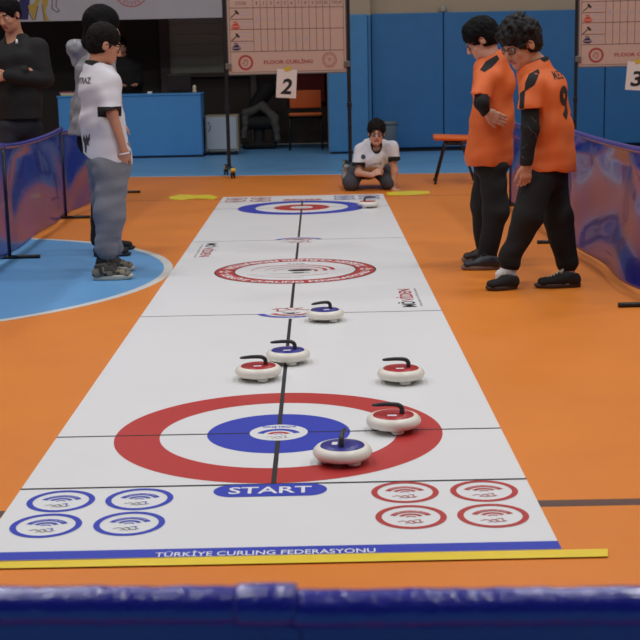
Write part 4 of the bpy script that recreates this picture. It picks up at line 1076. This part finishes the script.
# ------------------------------------------------------- kneeling boy
def kneeler():
    T = thing('person', 'boy in white jersey kneeling at the far end of the mat, leaning on one hand', 'person')
    Yb = 9.5; a = lambda x, y, dy=0: at(x, y, Yb+dy); fw = V(-.04, -1, 0); lt = V(1, 0, 0)
    hd = Head(a(376.5, 132, -.22), V(-.03, -1, -.12), V(.02, -.25, 1), 1.03)
    neck = a(376, 141, .05); shR = a(361.5, 149.5, .0); shL = a(391, 146.5, -.03); chest = a(374, 155, .04); waist = a(369, 165, .3); hip = a(367, 168, .5)
    elR = a(358.5, 172, -.08); wrR = a(371.5, 174.5, -.22); elL = a(394.5, 170, -.04); wrL = a(392.5, 188.5, -.03)
    knR = a(351, 185, -.02); knL = a(388.5, 185, .0); hR = a(359, 168, .45); hL = a(381, 168, .42)
    fR = V(knR.x-.04, knR.y+.42, .06); fL = V(knL.x+.0, knL.y+.42, .06)
    B = Fld(.006); hd.build(B, neck, .052)
    B.seg(neck, chest, (.08, .06), (.13, .08), lt, .03).seg(chest, waist, (.14, .09), (.12, .09), lt).seg(waist, hip, (.12, .09), (.14, .1), lt).seg(shR-V(0, 0, .01), shL-V(0, 0, .01), .035, .035, None, .03)
    B.seg(shR, elR, .046, .038, None, .03).seg(elR, wrR, .038, .027, None, .02); hand(B, wrR, V(.8, -.4, .45), V(-.3, -.7, .6), V(-.2, 0, 1), .5, .95)
    B.seg(shL, elL, .046, .038, None, .03).seg(elL, wrL, .038, .028, None, .02); hand(B, wrL+V(0, 0, .0), V(.8, -.55, -.12), V(0, 0, 1), V(-.4, -1, 0), .05, .95)
    for h_, k_, f_ in ((hR, knR, fR), (hL, knL, fL)): B.seg(h_, k_+V(0, 0, .02), .078, .052, None, .03).seg(k_, f_, .05, .035); B.seg(f_, f_+V(0, .1, -.0), .035, .028)
    B.mesh('body', [M_skin, M_lip, M_hairb], T, hd.paint); hd.eyes(T)
    hd.hair(T, M_hairb, .02, .012, -.05, .003, 100, seed=12); hd.glasses(T)
    S = Fld(.0065)
    S.seg(shR, a(357.5, 170, -.08), .07, .072, None, .05).seg(shL, a(395, 165, -.05), .07, .068, None, .05)
    cR = a(358, 164, -.08); cL = a(395, 158.5, -.05)
    S.cut(cR, V(-.1, -.1, -1), (cR-V(.0, 0, .11), .12)); S.cut(cL, V(.1, 0, -1), (cL-V(-.02, 0, .1), .105))
    S.seg(shR, shL, .062, .062, None, .05).seg(neck+V(0, 0, .02), neck-V(0, 0, .05), (.07, .065), (.13, .085), lt, .03)
    S.seg(neck-V(0, 0, .03), chest, (.14, .085), (.165, .115), lt, .05).seg(chest, waist, (.165, .115), (.155, .12), lt, .05).seg(waist, hip, (.155, .12), (.16, .12), lt)
    S.seg(a(372, 158, -.06), a(373, 168, -.02), .12, .1, None, .05); S.cut(a(373, 169), V(0, -.3, -1))
    S.ell(a(376.5, 144, -.08), (.05, .1, .075), (lt, V(0, -1, 0), V(0, 0, 1)), .01, True); S.cut(neck+V(0, 0, .022), V(0, -.2, 1))
    S.disp(folds(.006, 10, 12, 21))
    def paint(P):
        m = np.zeros(len(P), int)
        for c, R_ in ((cR, .11), (cL, .1)): m[(abs(P[:, 2]-c.z) < .03) & (np.linalg.norm(P-np.array(c), axis=1) < R_) & ((P[:, 0]-c.x)*(1 if c is cL else -1) > -.075)] = 1
        d = P-np.array(a(376.5, 144, -.08)); x, z = d[:, 0], d[:, 2]
        e = np.sqrt((x/.05)**2+((z+.0)/.075)**2); m[(e < 1.24) & (P[:, 1] < neck.y-.02)] = 1
        return m
    sh = S.mesh('jersey', [M_tee, M_cblack], T, paint)
    jp = mat('jersey_print', (64, 66, 72), .7)
    o = stick(T, 'chest_badge', sh, '', jp, a(363.5, 156.5, -.2), V(1, 0, 0), V(0, 0, 1), .05, .05, V(0, 1, 0), polys=[[(.5*math.cos(k*PI/6), .5*math.sin(k*PI/6)) for k in range(12)]])
    stick(T, 'printed_name', sh, 'Curling', jp, a(373, 164.5, -.2), V(1, 0, .18), V(0, 0, 1), .2, .035, V(0, 1, 0))
    P_ = Fld(.007); P_.seg(waist+V(0, .12, 0), hip, (.13, .1), (.15, .12), lt)
    for h_, k_, f_ in ((hR, knR, fR), (hL, knL, fL)): P_.seg(h_, k_+V(0, 0, .045), .105, .085, None, .05).seg(k_+V(0, 0, .02), k_-V(0, -.01, .0), .076, .062, None, .04).seg(k_+V(0, .02, .02), f_+V(0, -.06, .01), .07, .055, None, .04)
    P_.cut(V(0, 0, .004), V(0, 0, -1)).disp(folds(.005, 10, 12, 23)); P_.mesh('trousers', M_dgreyp, T)
    for f_ in (fR, fL):
        S = Fld(.006); g = f_; S.seg(g+V(0, -.04, .02), g+V(0, .06, .05), .045, .05, None, .03).seg(g+V(0, .06, .07), g+V(0, .1, -.02), (.042, .035), (.045, .025), V(1, 0, 0), .03).seg(g+V(0, .04, .11), g+V(0, .02, .16), .03, .03, None, .03).cut(V(0, 0, .004), V(0, 0, -1))
        u = S.mesh('shoe', mat('sport_shoe_grey', (150, 146, 140), .7), T)
        bm = BM(); tube(bm, [g+V(0, .09, .15), g+V(0, .115, .08), g+V(0, .12, 0)], [.03, .038, .03], 14)
        for v in bm.verts: v.co.z = max(.004, v.co.z)
        obj('sole', bm, mat('sport_sole_yellow', (204, 190, 96), .5), u, True)
    settle(T, (a(372, 180).x, Yb, 0))
kneeler()

# ------------------------------------------- boy in orange, hand on hip
def orange_back():
    T = thing('person', 'boy in orange jersey with hand on his hip, behind the number 9 boy', 'person')
    Yb = 4.15; a = lambda x, y, dy=0: at(x, y, Yb+dy); fw = V(-.8, .6, 0).normalized(); lt = V(-.6, -.8, 0).normalized()
    hd = Head(a(481.5, 39, .0), V(-.86, .12, -.5), V(-.45, .1, .9), 1.04)
    neck = a(491, 57, .0); chest = a(494, 84); waist = a(492, 120); hip = a(492, 150)
    shL = a(487, 76, -.14); shR = a(503, 74, .14); elL = a(480, 103, -.24); wrL = a(485.5, 114.5, -.2) ; elR = a(500, 110, .2); wrR = a(490, 140, .2)
    B = Fld(.0055); hd.build(B, neck, .05)
    B.seg(neck, chest, (.07, .055), (.12, .078), lt, .03).seg(chest, waist, (.13, .085), (.11, .08), lt).seg(waist, hip, (.11, .08), (.125, .09), lt).seg(shL-V(0, 0, .02), shR-V(0, 0, .02), .035, .035, None, .03)
    elL = a(481.5, 102, -.26); wrL = a(487, 112, -.225)
    B.seg(shL, elL, .046, .036, None, .03).seg(elL, wrL, .034, .026, None, .02); hand(B, wrL, V(1, .12, -.5), V(.0, -1, -.15), V(-.2, 0, -1), .2, 1.02, spread=.02)
    B.seg(shR, elR, .046, .036, None, .03).seg(elR, wrR, .034, .026, None, .02); hand(B, wrR, V(-.2, 0, -1), V(0, 1, 0), V(-1, 0, 0), .3)
    L_ = [(a(493, 168, -.06), a(495, 212, -.1), a(487, 256, -.12)), (a(487, 168, .08), a(484, 206, .12), a(485, 248, .14))]
    for h_, k_, an in L_: B.seg(h_, k_, .075, .052, None, .03).seg(k_, an, .052, .034); B.seg(an, an-V(.05, 0, .035), .03, .024)
    B.mesh('body', [M_skin, M_lip, M_hair], T, hd.paint); hd.eyes(T)
    def ex(F, s): F.seg(s.p(.04, -.03, .095), s.p(.04, .03, .095), .035*s.s, .035*s.s, None, .03); F.seg(s.p(.03, -.06, .05), s.p(.03, .06, .05), .036*s.s, .036*s.s, None, .03)
    hd.hair(T, M_hair, .021, .008, -.062, .0018, 90, extra=ex, seed=5); hd.glasses(T, mat('frame_red', (120, 36, 52), .35))
    S = Fld(.006)
    S.seg(shL-V(0, 0, .01), a(479.5, 97, -.23), (.066, .066), (.062, .07), fw, .045).seg(shR, a(503, 105, .2), .064, .066, None, .04)
    c1 = a(481, 93.5, -.23); S.cut(c1, V(-.3, 0, -1), (c1+V(-.02, 0, -.1), .115))
    S.seg(shL-V(0, 0, .01), shR-V(0, 0, .01), .062, .062, None, .05).seg(neck+V(0, 0, .02), neck-V(0, 0, .06), (.074, .068), (.12, .09), lt, .03)
    S.seg(neck-V(0, 0, .05), chest, (.13, .09), (.16, .115), lt, .05).seg(chest, waist, (.16, .115), (.165, .13), lt, .05).seg(waist, a(488.5, 156), (.165, .13), (.17, .15), lt, .05)
    S.cut(a(489, 164), V(0, 0, -1)); S.cut(neck+V(-.03, 0, .016), V(-.35, 0, 1)); S.disp(folds(.008, 12, 9, 31)).disp(folds(.003, 26, 20, 7))
    sh = S.mesh('jersey', [M_orange], T)
    patch(sh, 'shoulder_panel', M_cblack, [(497, 54), (499.5, 58), (492, 66), (485, 70), (480.5, 68), (486, 60)], Yb)
    S = Fld(.0055); S.seg(a(482.5, 92, -.22), elL, .05, .047, None, .02).seg(elL, wrL+V(-.01, 0, .005), .047, .034, None, .02); S.cut(wrL, V(.8, 0, -.6), (wrL+V(.03, 0, -.03), .05))
    S.mesh('black_undersleeve', M_cblack, T)
    P_ = Fld(.006); P_.seg(a(491, 148), a(491, 163), (.13, .115), (.135, .12), lt, .05)
    for i, (h_, k_, an) in enumerate(L_):
        P_.seg(h_, k_, (.08, .09), (.078, .092), lt, .03).seg(k_, an, (.072, .086), (.058, .066), lt, .03)
    P_.disp(folds(.008, 9, 14, 33)); P_.mesh('trousers', M_pblack, T)
    for h_, k_, an in L_: sock(T, an, V(-1, 0, 0), M_cblack, .95)
    for hp, hy, L0, m1 in ((500, 268.5, .255, mat('navy_shoe', (38, 42, 54), .5)), (496, 260.5, .235, mat('brown_black_shoe', (44, 36, 32), .6))):
        g = gnd(hp, hy); shoe(T, (g.x, g.y, 0), V(-1, .05, 0), L0, m1, mat('sole_grey_brown', (120, 100, 92), .6), M_cblack, low=.075, sole_h=.028)
    settle(T, (gnd(488, 266).x, Yb, 0))
orange_back()

# ---------------------------------------------------- boy with number 9
def nine():
    T = thing('person', 'boy in orange jersey number 9 and dark curly hair, striding by the right fence', 'person')
    Yb = 3.27; a = lambda x, y, dy=0: at(x, y, Yb+dy); fw = V(-.86, .5, 0).normalized(); lt = V(-.5, -.86, 0).normalized()
    hd = Head(a(521, 43.5, -.02), V(-.9, -.48, -.4), V(-.12, .0, 1), 1.12)
    neck = a(536, 64, .02); chest = a(543, 92); waist = a(549, 128); hip = a(549, 158)
    shL = a(533, 84, -.15); shR = a(555, 84, .15); elL = a(530, 128, -.21); wrL = a(526, 164, -.19); elR = a(560, 122, .2); wrR = a(552, 158, .2)
    B = Fld(.0055); hd.build(B, neck, .05)
    B.seg(neck, chest, (.07, .055), (.12, .078), lt, .03).seg(chest, waist, (.13, .085), (.11, .08), lt).seg(waist, hip, (.11, .08), (.125, .09), lt).seg(shL-V(0, 0, .02), shR-V(0, 0, .02), .035, .035, None, .03)
    B.seg(shL, elL, .046, .038, None, .03).seg(elL, wrL, .036, .026, None, .02); hand(B, wrL, V(.0, -.05, -1), V(.3, -.95, 0), V(-1, 0, 0), .55, .98)
    B.seg(shR, elR, .046, .038, None, .03).seg(elR, wrR, .036, .026, None, .02); hand(B, wrR, V(-.1, 0, -1), V(0, 1, 0), V(-1, 0, 0), .4)
    L_ = [(a(541, 166, -.08), a(529, 215, -.13), a(509, 268, -.1)), (a(551, 166, .08), a(558, 215, .06), a(567.5, 270, .04))]
    for h_, k_, an in L_: B.seg(h_, k_, .075, .052, None, .03).seg(k_, an, .052, .033); B.seg(an, an-V(.045, 0, .035), .03, .024)
    B.mesh('body', [M_skin2, M_lip, M_hair], T, hd.paint); hd.eyes(T)
    def ex(F, s):
        S = s.s; r = random.Random(4)
        F.ell(s.p(0, 0, .075), (.088*S, .11*S, .065*S), s.ax(), .02)
        for i in range(46):
            th = r.uniform(0, 2*PI); ph = r.uniform(.1, 1.5); p = s.p(-.005+.105*math.cos(th)*math.sin(ph), .09*math.sin(th)*math.sin(ph), .06+.085*math.cos(ph)); F.ell(p, (r.uniform(.014, .022)*S,)*3, s.ax(), .012)
        for i in range(7): F.ell(s.p(.078, -.055+.018*i, .062+r.uniform(-.006, .01)), (.022*S,)*3, s.ax(), .01)
    hd.hair(T, mat('dark_curly_hair', (16, 12, 12), .6, spec=.3, noise=.3, nscale=60, bump=.5, bscale=160), .017, -.003, -.06, .006, 75, extra=ex, h=.0048, seed=8); hd.glasses(T)
    S = Fld(.006)
    S.seg(shL-V(0, 0, .01), a(530, 108, -.2), (.068, .068), (.07, .078), fw, .045).seg(shR, a(560, 112, .2), .066, .07, None, .04)
    c1 = a(531, 106.5, -.2); S.cut(c1, V(0, 0, -1), (c1+V(-.01, 0, -.125), .14)); S.cut(a(560, 112, .2), V(0, 0, -1), (a(562, 126, .24), .1))
    S.seg(shL-V(0, 0, .01), shR-V(0, 0, .01), .062, .062, None, .05).seg(neck+V(0, 0, .02), neck-V(0, 0, .06), (.076, .07), (.12, .09), lt, .03)
    S.seg(neck-V(0, 0, .05), chest, (.135, .095), (.165, .12), lt, .05).seg(chest, waist, (.165, .12), (.165, .13), lt, .05).seg(waist, a(549, 162), (.165, .13), (.19, .16), lt, .05)
    S.cut(a(548, 169), V(-.06, 0, -1)); S.cut(neck+V(-.02, 0, .02), V(-.4, 0, 1)); S.disp(folds(.008, 12, 9, 41)).disp(folds(.003, 26, 20, 9))
    def paint(P):
        m = np.zeros(len(P), int)
        dn = P-np.array(neck); m[(np.linalg.norm(dn, axis=1) < .095) & (dn[:, 2]-.4*dn[:, 0] > .0)] = 1
        return m
    sh = S.mesh('jersey', [M_orange, M_cblack], T, paint)
    patch(sh, 'shoulder_panel', M_cblack, [(529, 73), (538, 68.5), (539.5, 72), (534.5, 83.5), (524.5, 90), (525.5, 81)], Yb)
    patch(sh, 'front_panel', M_cblack, [(523.5, 89.5), (525, 89.5), (524, 106), (523, 124), (519, 124), (520, 92)], Yb-.1)
    dirn = V(-.3, .95, 0)
    stick(T, 'printed_number', sh, '9', mat('jersey_number_black', (30, 26, 26), .7), a(559.5, 101.5, -.0), V(.95, .3, 0), V(-.09, 0, 1), .115, .2, dirn, .035, sub=4)
    stick(T, 'printed_name', sh, 'M.ECE', mat('jersey_number_black', (30, 26, 26), .7), a(555.5, 74, .0), V(.95, .3, .03), V(-.0, 0, 1), .115, .05, dirn, .012, sub=4)
    bm = None
    S = Fld(.0055); S.seg(a(530.3, 110, -.2), elL, .054, .052, None, .02).seg(elL, wrL+V(0, 0, .01), .054, .036, None, .02).disp(folds(.003, 12, 30, 5)); S.cut(wrL+V(0, 0, -.005), V(0, 0, -1), (wrL-V(0, 0, .05), .06))
    us = S.mesh('black_undersleeve', M_cblack, T)
    pl = []; r = random.Random(2)
    x, y = -.3, .5
    for i in range(5):
        x, y = r.uniform(-.35, .1), .45-.2*i
        for j in range(3):
            x2, y2 = x+r.uniform(.05, .2), y+r.uniform(-.12, .1); pl.append([(x, y), (x2, y2), (x2+.03, y2+.006), (x+.03, y+.006)]); x, y = x2, y2
    stick(T, 'sleeve_web_print', us, '', mat('sleeve_print_grey', (84, 84, 90), .8), a(527.5, 138, -.22), V(1, 0, 0), V(.05, 0, 1), .12, .28, V(0, 1, 0), polys=pl, off=.0015)
    P_ = Fld(.006); P_.seg(a(548, 158), a(548, 172), (.13, .115), (.13, .115), lt, .05)
    for i, (h_, k_, an) in enumerate(L_):
        P_.seg(h_, k_, (.082, .09), (.08, .09), lt, .03).seg(k_, an+V(0, 0, .05), (.076, .086), (.058, .066), lt, .03).seg(an+V(0, 0, .05), an+V(0, 0, .015), .056, .043, None, .02)
        P_.cut(an+V(0, 0, .005), V(0, 0, -1), (an-V(0, 0, .05), .08))
    P_.disp(folds(.008, 9, 14, 43)); P_.mesh('trousers', M_pblack, T)
    for an in (L_[0][2], L_[1][2]): sock(T, an, V(-1, 0, 0), mat('sock_white', (222, 222, 222), .8))
    g = gnd(517, 288); shoe(T, (g.x, g.y, 0), V(-1, -.25, 0), .17*1.15, M_cblack, mat('gum_sole', (58, 40, 34), .6), mat('lace_cream', (196, 186, 160), .7), low=.072, sole_h=.027)
    g = gnd(580.5, 286); s2 = shoe(T, (g.x, g.y, 0), V(-1, -.03, 0), .278, M_cblack, mat('gum_sole', (58, 40, 34), .6), mat('lace_cream', (196, 186, 160), .7), low=.076, sole_h=.027)
    mk = [[(-.5, -.5), (-.38, -.5), (-.2, .1), (-.28, .1)], [(.5, -.5), (.38, -.5), (.2, .1), (.28, .1)], [(-.25, .1), (-.1, .5), (0, .4), (-.12, .1)], [(.25, .1), (.1, .5), (0, .4), (.12, .1)], [(-.15, -.5), (.15, -.5), (.12, -.38), (-.12, -.38)], [(-.12, -.4), (-.06, 0), (.0, 0), (.0, -.1)]]
    stick(T, 'side_mark', s2, '', mat('mark_white', (200, 200, 200), .6), a(562.5, 281, -.05), V(-1, 0, 0), V(0, 0, 1), .06, .035, V(0, 1, 0), polys=mk, off=.003)
    settle(T, (gnd(545, 285).x, Yb, 0))
nine()

# -------------------------------------- dark seated person in the recess
def sitter():
    T = thing('person', 'person in black seated in the dark recess behind the blue counter', 'person')
    Yb = 16.75; a = lambda x, y, dy=0: at(x, y, Yb+dy); fw = V(.3, -1, 0).normalized(); lt = V(1, .3, 0).normalized()
    hd = Head(a(121, 46), V(.4, -1, -.3), V(0, 0, 1), 1.08); neck = a(122, 57, .04); chest = a(126, 70, .04); waist = a(126, 100, .04)
    B = Fld(.009); hd.build(B, neck)
    B.seg(neck, chest, (.09, .07), (.14, .1), lt, .05).seg(chest, waist, (.14, .1), (.15, .12), lt)
    L_ = []
    for q in (-1, 1):
        hp = waist+lt*q*.09; kn = hp+fw*.4+V(0, 0, .0); an = V(kn.x, kn.y+.02, .08); B.seg(hp, kn, .09, .06, None, .03).seg(kn, an, .06, .04); B.seg(an, an+fw*.12-V(0, 0, .03), .04, .03); L_.append((hp, kn, an))
        sh = chest+lt*q*.16+V(0, 0, .04); el = sh+V(q*.05, -.05, -.25); wr = el+fw*.2-lt*q*.08; B.seg(sh, el, .05, .04, None, .03).seg(el, wr, .04, .028); hand(B, wr, fw-lt*q*.4, V(0, 0, 1), -lt*q, .3); L_.append((sh, el, wr))
    B.mesh('body', [M_skin2, M_lip, M_hair], T, hd.paint); hd.hair(T, M_hair, .014, .02, -.06, .002, 90, h=.008)
    S = Fld(.01); S.seg(neck-V(0, 0, .04), chest, (.14, .1), (.26, .15), lt, .05).seg(chest, waist, (.26, .15), (.27, .17), lt)
    for i in (1, 3): sh, el, wr = L_[i]; S.seg(sh, el, .075, .06, None, .05).seg(el, wr, .06, .045)
    S.mesh('sweater', M_cblack, T)
    S = Fld(.01)
    for i in (0, 2): hp, kn, an = L_[i]; S.seg(hp, kn, .1, .08, None, .04).seg(kn, an, .075, .06)
    S.mesh('trousers', M_pblack, T)
    for i in (0, 2): an = L_[i][2]; shoe(T, (an.x-fw.x*.06, an.y-fw.y*.06, 0), fw, .27, M_cblack, M_steel, None)
    loc = (a(120, 100).x, Yb, 0); 
    c = thing('office_chair', 'dark chair under the person seated behind the blue counter', 'chair', (waist.x, waist.y, 0))
    z0 = waist.z-.12
    bm = BM(); box(bm, -.23, .23, -.24, .2, z0-.07, z0-.005, .02); obj('seat', bm, M_cblack, c, True)
    bm = BM(); box(bm, -.21, .21, .22, .27, z0+.1, z0+.4, .02); obj('backrest', bm, M_cblack, c, True)
    for sx in (-.2, .2):
        for sy in (-.2, .22): bm = BM(); tube(bm, [(sx, sy, 0), (sx, sy, z0-.03 if sy < 0 else z0+.35)], .013, 10); obj('leg', bm, M_steel, c)
    settle(T, loc)
sitter()
